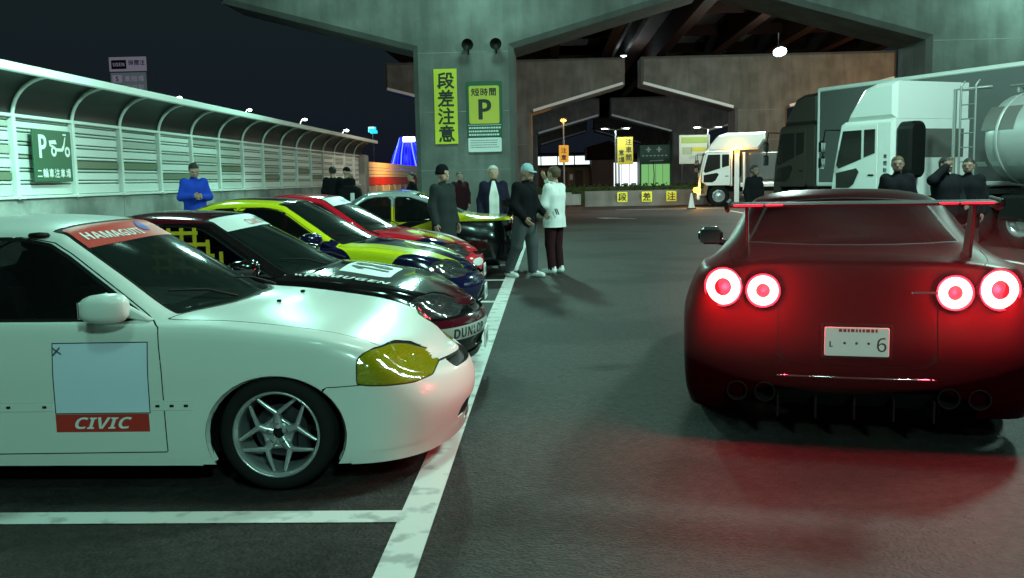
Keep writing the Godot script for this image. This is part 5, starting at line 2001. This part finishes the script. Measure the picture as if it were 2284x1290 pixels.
# o: face yaw, height, clothes, joints that differ from plain standing (person's own frame, looking along +z)
func person(label: String, pos: Vector3, yaw: float, h: float, o: Dictionary, group := "") -> Node3D:
	var t := thing("person", label, "person", pos, yaw, group)
	var j := {
		"pelvis": Vector3(0, .93, 0), "waist": Vector3(0, 1.08, .005), "chest": Vector3(0, 1.27, 0), "neck": Vector3(0, 1.44, -.01), "head": Vector3(0, 1.50, .005),
		"ls": Vector3(.165, 1.385, -.01), "le": Vector3(.235, 1.12, -.03), "lw": Vector3(.245, .87, .05), "rs": Vector3(-.165, 1.385, -.01), "re": Vector3(-.235, 1.12, -.03), "rw": Vector3(-.245, .87, .05),
		"lh": Vector3(.09, .90, 0), "lk": Vector3(.105, .49, .02), "la": Vector3(.11, .095, -.02), "rh": Vector3(-.09, .90, 0), "rk": Vector3(-.105, .49, .02), "ra": Vector3(-.11, .095, -.02), "lt": Vector3(.135, .035, .15), "rt": Vector3(-.135, .035, .15)}
	j.merge(o.get("j", {}), true)
	var s := h / 1.72
	for k in j:
		j[k] *= s
	var bulk: float = o.get("bulk", 0.02)
	var leg: float = o.get("leg", 0.014)
	var B := []
	var L := []
	var side := Vector3(.065, 0, 0) * s
	var dn: Vector3 = j.pelvis + Vector3(0, -.05, 0)
	for q in [-1.0, 1.0]:
		B.append([j.chest + side * q * 1.25, j.waist + side * q, .105 + bulk, .095 + bulk, 1])
		B.append([j.waist + side * q, dn + side * q, .095 + bulk, .10 + bulk, 1])
		var S: String = "l" if q > 0 else "r"
		B.append([j.chest + side * q * 1.0, j[S + "s"], .08 + bulk, .05 + bulk * .8, 1])
		B.append([j[S + "s"], j[S + "e"], .049 + bulk * .7, .040 + bulk * .7, 1])
		B.append([j[S + "e"], j[S + "w"], .042 + bulk * .6, .033 + bulk * .5, 1])
		L.append([j[S + "h"], j[S + "k"], .085 + leg, .058 + leg, 2])
		L.append([j[S + "k"], j[S + "a"] + Vector3(0, .02, 0), .054 + leg, .042 + leg, 2])
		var a: Vector3 = j[S + "a"]
		var toe: Vector3 = j[S + "t"]
		L.append([a + (a - toe).normalized() * .03 * Vector3(1, 0, 1) + Vector3(0, -.035, 0), toe, .052, .042, 3])
		L.append([a, a + Vector3(0, -.03, 0), .05, .055, 3])
		L.append([j[S + "h"], j.pelvis + side * q * .6, .085 + leg, .10, 2])
		if o.get("coat", 0.0) > 0.0:
			B.append([dn + side * q * .9, Vector3(dn.x, o.coat * s - .1, dn.z) + side * q * 1.1, .10 + bulk, .125 + bulk, 1])
	B.append([j.neck + Vector3(0, -.06, 0), j.neck + Vector3(0, .015, 0), .085 + bulk * .5, .066, 1])
	var parts := nets_g(B, 0.021, 0.035, 4)
	var low := nets_g(L, 0.019, 0.02, 4)
	parts[2] = low[2]
	parts[3] = low[3]
	var top: Material = o.top
	# jackets and coats end in a level hem
	var hem: float = o.get("coat", .80) * s
	parts[1] = cut(parts[1], func(p: Vector3) -> float: return hem - p.y)[0]
	# an open jacket shows what is under it down the front
	if o.has("shirt"):
		var c := cut(parts[1], func(p: Vector3) -> float:
			return maxf(absf(p.x) - lerpf(.03, .085, clampf((1.45 * s - p.y) / .25, 0, 1)), maxf(-p.z, maxf(p.y - 1.47 * s, .86 * s - p.y))))
		parts[1] = c[1]
		parts.append(c[0])
	var skin := G.new()
	var hx := Transform3D(Basis.from_euler(o.get("look", Vector3.ZERO)) * s, j.head)
	skin.add(head_g, hx)
	for q in [1.0, -1.0]:
		var S: String = "l" if q > 0 else "r"
		var d: Vector3 = (j[S + "w"] - j[S + "e"]).normalized()
		var y := -d
		var z := Vector3(0, 0, 1) if absf(d.z) < .8 else Vector3(0, 1, 0)
		var x := y.cross(z).normalized()
		z = x.cross(y)
		var b := Basis(x * s, y * s, z * s)
		if q < 0:
			b = b * Basis(Vector3(-1, 0, 0), Vector3(0, 1, 0), Vector3(0, 0, 1))
		skin.add(hand_g, Transform3D(b, j[S + "w"] + d * .012))
	var list := [[skin, o.get("skin", M.skin)], [parts[1], top], [parts[2], o.legs], [parts[3], o.get("shoes", M.black)]]
	if o.has("shirt"):
		list.append([parts[4], o.shirt])
	put("body", to_mesh(list), t)
	obj(o.get("head", "hair"), hair_g[o.get("head", "hair")], o.get("hair", M.black), t, hx)
	if o.get("eyes", true):
		for q in [-1.0, 1.0]:
			var g := G.new()
			g.box(Vector3(.034 * q, .113, .083), Vector3(.022, .008, .012), .003)
			obj("eye", g, M.black, t, hx)
			g = G.new()
			g.box(Vector3(.034 * q, .134, .088), Vector3(.032, .006, .01), .002)
			obj("eyebrow", g, o.get("hair", M.black) if o.get("head", "hair") == "hair" else M.black, t, hx)
		var g := G.new()
		g.box(Vector3(0, .0485, .094), Vector3(.04, .004, .006), .001)
		obj("mouth", g, M.lips, t, hx)
	return t

func people() -> void:
	mat("skin_shade", Color(.20, .115, .085), .6)  # skin darkened to paint dim light on the right-hand group
	mat("lips", Color(.2, .07, .06), .6)
	mat("cloth_black", Color(.010, .010, .012), .9)
	mat("cloth_charcoal", Color(.030, .036, .036), .9)
	mat("cloth_navy", Color(.018, .016, .035), .9)
	mat("cloth_blue", Color(.020, .060, .46), .85)
	mat("cloth_white", Color(.72, .74, .72), .85)
	mat("cloth_grey", Color(.07, .075, .08), .9)
	mat("cloth_maroon", Color(.035, .012, .016), .9)
	mat("cap_blue", Color(.30, .46, .5), .85)
	mat("hair_white", Color(.55, .57, .55), .9)
	mat("hair_dark", Color(.014, .010, .008), .7)
	mat("hair_brown", Color(.08, .045, .02), .7)
	mat("shoe_white", Color(.7, .72, .72), .6)
	body_pieces()
	var FW := .16
	# by the barrier
	person("person in a bright blue jacket looking at a phone by the barrier", Vector3(-6.37, FW, -17.0), .55, 1.72, {"top": M.cloth_blue, "legs": M.cloth_navy, "hair": M.hair_dark, "bulk": .035, "look": Vector3(.45, 0, 0),
		"j": {"le": Vector3(.25, 1.12, .03), "lw": Vector3(.08, 1.12, .27), "re": Vector3(-.25, 1.12, .03), "rw": Vector3(-.08, 1.14, .26)}})
	var ph := thing("phone", "small dark phone held by the person in blue", "phone", Vector3(-6.37, FW, -17.0) + Vector3(sin(.55) * .33, 1.15, cos(.55) * .33), .55)
	var g := G.new()
	g.box(Vector3.ZERO, Vector3(.075, .15, .009), .004, Transform3D(Basis(Vector3(1, 0, 0), -.7), Vector3.ZERO))
	obj("case", g, M.black, ph)
	person("person in black seen from behind by the barrier, left of two", Vector3(-5.42, FW, -23.9), PI + .3, 1.72, {"top": M.cloth_black, "legs": M.cloth_black, "hair": M.hair_dark, "bulk": .04})
	person("person in black with a cap by the barrier, right of two", Vector3(-5.02, FW, -23.7), PI - .5, 1.68, {"top": M.cloth_black, "legs": M.cloth_black, "hair": M.cloth_black, "head": "cap", "bulk": .045,
		"j": {"le": Vector3(.25, 1.14, -.02), "lw": Vector3(.12, 1.0, .2)}})
	person("person in black beyond the yellow car against the orange barrier", Vector3(-3.62, 0, -25.2), -1.2, 1.70, {"top": M.cloth_black, "legs": M.cloth_black, "hair": M.hair_dark, "bulk": .03})
	# round the race cars
	person("person in a long charcoal coat and dark knitted hat behind the red car", Vector3(-1.60, 0, -14.38), .95, 1.70, {"top": M.cloth_charcoal, "legs": M.cloth_black, "hair": M.cloth_black, "head": "knit", "bulk": .035, "coat": .62})
	person("person in dark maroon clothes standing at the foot of the pier", Vector3(-2.45, 0, -26.2), .2, 1.70, {"top": M.cloth_maroon, "legs": M.cloth_black, "hair": M.hair_dark, "bulk": .04, "coat": .72})
	person("white haired person in an open navy jacket over a white shirt", Vector3(-.98, 0, -16.8), .12, 1.72, {"top": M.cloth_navy, "legs": M.cloth_black, "shirt": M.cloth_white, "hair": M.hair_white, "bulk": .04,
		"j": {"rw": Vector3(-.25, .87, .1), "lw": Vector3(.24, .88, .12)}})
	person("person in black with a pale blue cap and white shoes, standing by the line", Vector3(-.38, 0, -14.5), .95, 1.70, {"top": M.cloth_black, "legs": M.cloth_grey, "hair": M.cap_blue, "head": "cap", "shoes": M.shoe_white, "bulk": .04, "leg": .035, "look": Vector3(.15, 0, 0),
		"j": {"chest": Vector3(0, 1.27, .02), "neck": Vector3(0, 1.44, .03), "head": Vector3(0, 1.495, .05),
			"le": Vector3(.23, 1.11, .05), "lw": Vector3(.17, .98, .24), "re": Vector3(-.25, 1.11, -.02), "rw": Vector3(-.20, .93, .14),
			"lk": Vector3(.1, .49, .06), "la": Vector3(.10, .095, .07), "lt": Vector3(.12, .035, .24), "rk": Vector3(-.12, .48, -.07), "ra": Vector3(-.14, .10, -.22), "rt": Vector3(-.16, .035, -.06)}})
	person("person in a loose white jacket with a hand raised to the face", Vector3(.07, 0, -15.0), -2.2, 1.66, {"top": M.cloth_white, "legs": M.cloth_maroon, "hair": M.hair_brown, "shoes": M.shoe_white, "bulk": .036, "leg": .022, "coat": .76,
		"j": {"le": Vector3(.24, 1.12, .03), "lw": Vector3(.17, .96, .16), "re": Vector3(-.24, 1.28, .14), "rw": Vector3(-.09, 1.50, .2)}})
	var wj: Node3D = get_node("person_008")
	for q in 2:
		g = G.new()
		g.box(Vector3.ZERO, Vector3(.018, .10, .01), .003, Transform3D(Basis(Vector3(0, 0, 1), .35), Vector3.ZERO))
		obj("pocket_mark", g, M.black, wj, Transform3D(Basis(Vector3.UP, 2.2), Vector3(.135 + .03 * q, .98, -.165 + .012 * q)))
	# beyond the sports car
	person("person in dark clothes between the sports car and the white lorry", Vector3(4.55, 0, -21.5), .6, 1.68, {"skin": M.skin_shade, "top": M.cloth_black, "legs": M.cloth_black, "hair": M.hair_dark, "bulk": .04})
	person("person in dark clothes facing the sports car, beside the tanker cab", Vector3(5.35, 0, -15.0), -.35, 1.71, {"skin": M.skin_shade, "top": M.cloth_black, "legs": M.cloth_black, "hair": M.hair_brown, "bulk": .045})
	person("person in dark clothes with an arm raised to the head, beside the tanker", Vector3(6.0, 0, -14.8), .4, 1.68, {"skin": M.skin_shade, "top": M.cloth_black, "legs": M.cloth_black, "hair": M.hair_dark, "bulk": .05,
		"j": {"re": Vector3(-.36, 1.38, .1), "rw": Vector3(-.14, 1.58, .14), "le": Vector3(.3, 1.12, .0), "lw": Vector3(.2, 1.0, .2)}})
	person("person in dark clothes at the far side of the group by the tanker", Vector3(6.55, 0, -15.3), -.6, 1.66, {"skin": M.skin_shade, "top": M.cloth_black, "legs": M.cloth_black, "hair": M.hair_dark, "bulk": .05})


func far_things() -> void:
	# concrete barrier with three yellow warning tiles
	var t := thing("concrete_barrier", "low grey concrete barrier across the exit with three yellow tiles", "barrier", Vector3(4.9, 0, -49.2))
	var g := G.new()
	g.prism(v2([-.3, 0, .3, 0, .22, .3, .16, .78, -.16, .78, -.22, .3]), 6.2, Transform3D(Basis(Vector3.UP, PI / 2), Vector3.ZERO), .02)
	obj("wall", g, M.pale_concrete, t)
	var tile := mat("tile_yellow", Color(.78, .78, .06), .5)
	var x := -1.2
	for k in ["dan", "sa", "chu"]:
		board("tile", .52, .52, tile, t, at(x, .46, .27), .03, .05)
		decal("lettering", kanji(k, .40, .12), M.sign_black, t, at(x, .46, .29))
		x += 1.24
	t = thing("concrete_barrier", "long low kerb wall in front of the far shop, left of the yellow tiles", "barrier", Vector3(-3.5, 0, -52.0))
	g = G.new()
	g.box(Vector3(0, .3, 0), Vector3(10.4, .6, .4), .03)
	g.box(Vector3(4.1, .35, .25), Vector3(1.2, .7, .3), .03)
	obj("wall", g, M.stained_concrete, t)
	t = thing("hedge", "dark clipped hedge behind the concrete barrier", "hedge", Vector3(3.0, 0, -54.5))
	g = G.new()
	for i in 2600:
		var p := Vector3(rng.randf_range(-7, 7), rng.randf_range(.1, 1.05) + .05 * sin(i * .7), rng.randf_range(-.5, .5))
		var u := Vector3(rng.randfn(), rng.randfn(), rng.randfn()).normalized() * .09
		var w := u.cross(Vector3(rng.randfn(), rng.randfn(), rng.randfn())).normalized() * .06
		g.tri(p - u, p + w, p + u)
		g.tri(p - u, p + u, p - w)
	g.box(Vector3(0, .5, 0), Vector3(14, .9, .7), .05)
	var leaf := mat("hedge_leaf", Color(.035, .05, .02), .8)
	var hd := obj("foliage", g, leaf, t)
	hd.set_meta("kind", "stuff")
	# rest house with a lit clerestory and a lit entrance
	var wall := mat("rest_house_wall", Color(.22, .13, .08), .8)
	t = thing("rest_house", "low brown rest house with a bright strip of windows under its roof", "building", Vector3(.9, 0, -100))
	g = G.new()
	g.box(Vector3(0, 1.3, -3), Vector3(7.4, 2.6, 6), .03)
	obj("wall", g, wall, t)
	g = G.new()
	g.box(Vector3(0, 3.95, -3), Vector3(8.2, .18, 7.4), .04)
	obj("roof", g, M.dark_steel, t)
	g = G.new()
	g.box(Vector3(0, 3.2, -3.1), Vector3(7.0, 1.2, 5.6))
	obj("clerestory_wall", g, M.black, t)
	for k in 4:
		g = G.new()
		g.box(Vector3(-2.6 + 1.74 * k, 3.2, -.27), Vector3(1.62, 1.0, .04), .01)
		obj("window", g, glow("clerestory_window_light", Color(.80, 1.0, .95), 1.5), t)
	g = G.new()
	g.box(Vector3(.3, 2.75, .8), Vector3(6.4, .12, 1.9), .03)
	obj("canopy", g, M.dark_steel, t)
	for q in [[-1.5, .9], [.4, 1.2], [2.2, .8]]:
		g = G.new()
		g.box(Vector3(q[0], 1.15, .02), Vector3(q[1], 2.1, .06), .01)
		obj("door", g, M.rust_steel, t)
	for q in [-2.6, -.5, 1.4]:
		g = G.new()
		g.box(Vector3(q, 1.55, .03), Vector3(.35, .6, .04), .01)
		obj("notice", g, M.sign_white, t)
	t = thing("rest_house", "small house with a brightly lit glass entrance left of the green kiosk", "building", Vector3(6.5, 0, -95))
	g = G.new()
	g.box(Vector3(0, 1.6, -2.6), Vector3(4.6, 3.2, 5), .03)
	obj("wall", g, M.rust_steel, t)
	g = G.new()
	g.prism(v2([-2.8, 3.2, 2.6, 3.2, 2.6, 3.4, -.6, 5.0, -2.8, 4.4]), 6.0, at(0, .0, -2.6), .03)
	obj("roof", g, M.dark_steel, t)
	for k in 3:
		g = G.new()
		g.box(Vector3(.25 + .78 * k, 1.55, -.06), Vector3(.74, 2.6, .05), .01)
		var pn := obj("door", g, glow("entrance_window_light", Color(.86, .97, 1.0), 1.5), t)
		g = G.new()
		g.box(Vector3(.62 + .78 * k, 1.55, -.02), Vector3(.05, 2.6, .05), .005)
		g.box(Vector3(.25 + .78 * k, .7, -.02), Vector3(.5, .3, .03), .005)
		obj("frame", g, M.grey_steel, pn)
	t = thing("kiosk", "green kiosk with a dark green sign band over lit green glass", "kiosk", Vector3(10.1, 0, -92))
	g = G.new()
	g.box(Vector3(0, 2.2, -1.5), Vector3(2.9, 4.4, 3), .04)
	obj("wall", g, mat("kiosk_green", Color(.05, .16, .07), .6), t)
	for k in 4:
		g = G.new()
		g.box(Vector3(-1.0 + .68 * k, 1.5, .03), Vector3(.64, 2.2, .05), .01)
		obj("window", g, glow("kiosk_window_light", Color(.30, .75, .24), .55), t)
	g = G.new()
	g.box(Vector3(0, 3.55, .06), Vector3(2.95, 1.75, .12), .03)
	var bd := obj("sign_band", g, mat("kiosk_sign_green", Color(.02, .11, .06), .5), t)
	for q in [[-.65, .9], [.35, .9]]:
		g = G.new()
		g.box(Vector3(q[0], 3.98, .13), Vector3(.16, .5, .02), .0)
		g.box(Vector3(q[0], 3.98, .132), Vector3(.5, .1, .02), .0)
		obj("lettering", g, M.sign_white, bd)
	g = G.new()
	for i in 7:
		g.box(Vector3(-1.15 + i * .36, 3.4, .13), Vector3(.2, .09, .02))
	g.box(Vector3(.2, 2.92, .13), Vector3(1.3, .08, .02), 0.0, Transform3D(Basis(Vector3(0, 0, 1), .03), Vector3.ZERO))
	obj("lettering", g, M.sign_white, bd)
	g = G.new()
	g.tube([Vector3(-.3, 0, .9), Vector3(-.2, 1.6, .9), Vector3(-.3, 2.9, .9)], .06, .03, 6)
	obj("post", g, M.black, t)
	# signs on poles
	t = thing("yellow_sign", "yellow pole sign with black characters beside the twin lamp", "sign", Vector3(6.15, 0, -78))
	board("panel", 1.25, 2.2, mat("sign_ochre", Color(.55, .42, .04), .6), t, at(0, 3.55, 0), .06, .03)
	var yy := 4.25
	for k in ["chu", "sha", "kan"]:
		decal("lettering", kanji(k, .5, .12), M.sign_black, t, at(.28, yy, .035))
		yy -= .62
	for k in ["i", "ba"]:
		decal("lettering", kanji(k, .45, .12), M.sign_black, t, at(-.3, 3.4 - (.55 if k == "ba" else .0), .035))
	g = G.new()
	g.tube([Vector3(-.5, 0, -.1), Vector3(-.5, 4.6, -.1)], .06, -1, 8)
	obj("pole", g, M.gunmetal, t)
	t = thing("notice_board", "pale board with green and yellow print beyond the lorries", "sign", Vector3(12.0, 0, -80))
	board("panel", 2.5, 2.35, mat("board_cream", Color(.45, .47, .38), .6), t, at(0, 3.6, 0), .08, .03)
	for q in [[.0, 4.35, 2.2, .5, Color(.25, .33, .06)], [.35, 3.6, 1.2, .35, Color(.5, .4, .03)], [-.6, 3.5, .8, .6, Color(.3, .33, .2)], [.3, 2.95, 1.5, .3, Color(.35, .38, .3)]]:
		board("print", q[2], q[3], mat("board_print", q[4], .6), t, at(q[0], q[1], .05), .02, .02)
	g = G.new()
	for s in [-1.0, 1.0]:
		g.tube([Vector3(s, 0, -.1), Vector3(s, 2.6, -.1)], .07, -1, 8)
	obj("pole", g, M.gunmetal, t)
	# lamps on poles
	t = thing("street_lamp", "street lamp with a single orange glowing head and an amber sign", "street lamp", Vector3(.96, 0, -61.8))
	g = G.new()
	g.tube([Vector3(0, 0, 0), Vector3(0, 5.1, 0)], .07, .05, 8)
	obj("pole", g, M.grey_steel, t)
	g = G.new()
	g.lathe([Vector2(.001, .14), Vector2(.12, .12), Vector2(.26, .04), Vector2(.28, .0), Vector2(.2, .02)], at(0, 5.2, 0), 18, true)
	obj("lamp_hood", g, M.grey_steel, t)
	g = G.new()
	g.lathe([Vector2(.001, -.1), Vector2(.12, -.08), Vector2(.2, 0), Vector2(.12, .05), Vector2(.001, .06)], at(0, 5.12, 0), 18, true)
	obj("lamp_bulb", g, glow("sodium_glow", Color(1, .36, .05), 10.0), t)
	lamp(t, Vector3(0, 5.12, 0), Color(1, .40, .07), 9.0, .15)
	board("panel", .62, 1.1, glow("amber_sign_lamplit", Color(1.0, .42, .015), .55), t, at(0, 3.0, .1), .05, .03)  # panel glows to imitate the street lamp shining on it
	decal("lettering", kanji("chu", .34, .12), M.rust_steel, t, at(0, 3.22, .13))
	decal("lettering", kanji("i", .34, .12), M.rust_steel, t, at(0, 2.78, .13))
	for q in [[Vector3(5.25, 0, -76), "twin headed white street lamp beside the yellow pole sign"], [Vector3(12.6, 0, -77), "twin headed white street lamp above the pale notice board"]]:
		t = thing("street_lamp", q[1], "street lamp", q[0], 0.0, "twin headed street lamps")
		g = G.new()
		g.tube([Vector3(0, 0, 0), Vector3(0, 5.1, 0)], .08, .05, 8)
		g.tube([Vector3(-.7, 5.22, 0), Vector3(0, 5.1, 0), Vector3(.7, 5.22, 0)], .04, -1, 6)
		obj("pole", g, M.grey_steel, t)
		for s in [-1.0, 1.0]:
			g = G.new()
			g.box(Vector3(.85 * s, 5.29, 0), Vector3(.8, .09, .3), .04)
			obj("lamp_head", g, M.grey_steel, t)
			g = G.new()
			g.box(Vector3(.85 * s, 5.225, 0), Vector3(.46, .05, .24), .02)
			obj("lamp_glass", g, glow("white_lamp_glow", Color(.85, 1, .95), 9.0), t)
			lamp(t, Vector3(.85 * s, 5.225, 0), Color(.8, 1, .93), 12.0, .1)
	# lamps and signs out beyond the noise barrier
	var k := 0
	for q in [[Vector3(-34.6, 9.7, -90), "first of the four white road lamps beyond the barrier, next to the billboard"], [Vector3(-28.0, 8.4, -90), "second of the four white road lamps beyond the barrier, counted from the billboard"], [Vector3(-22.8, 7.4, -90), "third of the four white road lamps beyond the barrier, counted from the billboard"], [Vector3(-18.9, 6.3, -90), "last of the four white road lamps beyond the barrier, near the cyan sign"]]:
		t = thing("road_lamp", q[1], "street lamp", Vector3(q[0].x, 0, q[0].z), 0.0, "white lamps beyond the barrier")
		var y: float = q[0].y
		g = G.new()
		g.tube([Vector3(-.5, 0, 0), Vector3(-.5, y - .3, 0), Vector3(-.3, y + .05, 0), Vector3(0, y + .12, 0)], .09, .05, 6)
		obj("pole", g, M.grey_steel, t)
		g = G.new()
		g.lathe([Vector2(.001, -.12), Vector2(.14, -.1), Vector2(.2, 0), Vector2(.14, .08), Vector2(.001, .1)], at(0, y, 0), 14, true)
		obj("lamp_bulb", g, glow("cold_lamp_glow", Color(.86, 1, 1), 12.0), t)
		lamp(t, Vector3(0, y, 0), Color(.85, 1, 1), 8.0, .15)
		k += 1
	t = thing("billboard", "pale double billboard standing above the barrier in the dark", "billboard", Vector3(-52.5, 0, -120))
	var pale := glow("billboard_ambient_glow", Color(.20, .19, .25), .55)  # weak panel glow stands in for ambient light on the billboard
	g = G.new()
	g.box(Vector3(0, 16.7, 0), Vector3(4.7, 1.75, .2), .03)
	obj("panel", g, pale, t)
	g = G.new()
	g.box(Vector3(0, 14.4, 0), Vector3(4.5, 2.5, .2), .03)
	obj("panel", g, glow("billboard_lower_ambient_glow", Color(.10, .13, .14), .5), t)
	board("print", 1.9, 1.1, mat("bill_ink", Color(.03, .035, .05), .7), t, at(-1.1, 16.65, .13), .03, .02)
	decal("lettering", text("USEN", .45, true), pale, t, at(-1.1, 16.65, .16))
	for i in 3:
		decal("lettering", kanji(["ji", "kan", "chu"][i], .62, .12), M.bill_ink, t, at(.45 + .72 * i, 16.85, .115))
	board("print", 1.2, .9, pale, t, at(-1.4, 14.9, .13), .03, .02)
	decal("lettering", text("S", .6, true), M.bill_ink, t, at(-1.4, 14.9, .15))
	for i in 3:
		decal("lettering", kanji(["sha", "tan", "ba"][i], .7, .12), pale, t, at(-.1 + .85 * i, 14.9, .115))
		decal("lettering", kanji(["rin", "dan", "mi"][i], .7, .12), pale, t, at(-.1 + .85 * i, 13.8, .115))
	g = G.new()
	for s in [-1.0, 1.0]:
		g.box(Vector3(1.6 * s, 7, -.2), Vector3(.2, 14, .2))
	obj("post", g, M.gunmetal, t)
	t = thing("lit_sign", "small cyan lit sign high beyond the end of the barrier", "sign", Vector3(-16.45, 0, -90))
	g = G.new()
	g.box(Vector3(-.06, 6.32, 0), Vector3(.74, .5, .15), .03)
	g.box(Vector3(.1, 6.1, 0.002), Vector3(.66, .3, .15), .03)
	obj("panel", g, glow("cyan_sign_light", Color(.03, .72, 1.0), 1.2), t)
	g = G.new()
	g.box(Vector3(-.1, 6.5, .05), Vector3(.5, .16, .12), .02)
	obj("panel", g, glow("cyan_top_sign_light", Color(.5, 1, 1.0), 1.6), t)
	g = G.new()
	g.tube([Vector3(0, 0, -.1), Vector3(0, 6.0, -.1)], .08, -1, 6)
	obj("pole", g, M.gunmetal, t)
	# blue light strings hung as a tent on a pole, with a white sign on top
	t = thing("light_display", "tent of blue light strings with a bright white sign beside the pier", "light display", Vector3(-10.6, 0, -72))
	var blue := glow("blue_led_glow", Color(.02, .03, 1.0), 1.6)
	var pb := glow("pale_led_glow", Color(.12, .22, 1.0), 2.4)
	for i in 26:
		var a := TAU * i / 26.0
		g = G.new()
		var e := Vector3(cos(a) * (1.25 + .2 * sin(i * 2.1)), 2.3, sin(a) * 1.2)
		var tp := Vector3(cos(a) * .55, 4.65 + .1 * sin(i * 3.7), sin(a) * .5)
		g.tube([e, e.lerp(tp, .5) + Vector3(.05 * sin(i * 1.3), .08, 0), tp], .045, -1, 5)
		obj("light_string", g, pb if i % 4 == 0 else blue, t)
	g = G.new()
	g.lathe([Vector2(1.22, 2.2), Vector2(.9, 3.4), Vector2(.5, 4.6), Vector2(.001, 4.7)], Transform3D(), 26, true)
	obj("light_net", g, glow("blue_net_glow", Color(.01, .012, 1.0), .42), t)
	g = G.new()
	g.tube([Vector3(0, 0, 0), Vector3(0, 4.6, 0)], .08, -1, 8)
	obj("pole", g, M.gunmetal, t)
	g = G.new()
	g.box(Vector3(.25, 4.55, .75), Vector3(.9, .38, .1), .03)
	obj("white_sign", g, glow("white_sign_light", Color(.95, .98, 1.0), 5.0), t)
	lamp(t, Vector3(0, 3.6, 1.6), Color(.02, .03, 1.0), 10.0, .3)
	# warm lamp that lights the far barrier
	t = thing("street_lamp", "orange street lamp over the far stretch of barrier, hidden by the pier", "street lamp", Vector3(-5.8, 0, -52.5))
	g = G.new()
	g.tube([Vector3(0, 0, 0), Vector3(0, 4.2, 0)], .07, .05, 8)
	obj("pole", g, M.grey_steel, t)
	g = G.new()
	g.lathe([Vector2(.001, -.1), Vector2(.12, -.08), Vector2(.2, 0), Vector2(.12, .05), Vector2(.001, .06)], at(0, 4.3, 0), 18, true)
	obj("lamp_bulb", g, M.sodium_glow, t)
	var sp := SpotLight3D.new()
	sp.name = "light"
	t.add_child(sp, true)
	sp.position = Vector3(0, 4.25, 0)
	sp.basis = Basis.looking_at(Vector3(-1, -.35, -.2).normalized())
	sp.light_color = Color(1, .45, .12).linear_to_srgb()
	sp.light_energy = 60.0
	sp.light_size = .15
	sp.spot_range = 60.0
	sp.spot_attenuation = 2.0
	sp.spot_angle = 62.0
	sp.shadow_enabled = true
	t = thing("street_lamp", "orange street lamp behind the lorries that lights the end of the far pier arm", "street lamp", Vector3(19.5, 0, -53.0))
	g = G.new()
	g.tube([Vector3(0, 0, 0), Vector3(0, 4.6, 0)], .07, .05, 8)
	obj("pole", g, M.grey_steel, t)
	g = G.new()
	g.lathe([Vector2(.001, -.1), Vector2(.12, -.08), Vector2(.2, 0), Vector2(.12, .05), Vector2(.001, .06)], at(0, 4.7, 0), 18, true)
	obj("lamp_bulb", g, M.sodium_glow, t)
	lamp(t, Vector3(0, 4.7, 0), Color(1, .45, .12), 34.0, .15)

func clutter() -> void:
	# bag with a white tag on the tail of the yellow car side, by the two dark people
	var t := thing("camera_bag", "black bag with a white tag beside the two people by the barrier", "bag", Vector3(-4.72, .17, -22.6))
	var g := G.new()
	g.prism(v2([-.28, .0, .28, .0, .31, .1, .24, .42, .1, .5, -.16, .5, -.27, .4, -.31, .1]), .3, Transform3D(), .05)
	obj("shell", g, M.cloth_black if M.has("cloth_black") else M.black, t, at(0, .75, 0))
	g = G.new()
	g.box(Vector3(.08, .92, .16), Vector3(.1, .3, .02), .01)
	obj("tag", g, M.sign_white, t)
	g = G.new()
	g.box(Vector3(0, .37, 0), Vector3(.5, .74, .28), .03)
	obj("stand", g, M.black, t)
	t = thing("traffic_cone", "small pale cone on the road beside the white lorry", "cone", Vector3(6.35, 0, -43.2))
	g = G.new()
	g.lathe([Vector2(.001, .7), Vector2(.03, .7), Vector2(.15, .04), Vector2(.16, .0)], Transform3D(), 20)
	obj("cone_body", g, M.sign_white, t)
	g = G.new()
	g.box(Vector3(0, .02, 0), Vector3(.4, .04, .4), .015)
	obj("base", g, M.black, t)
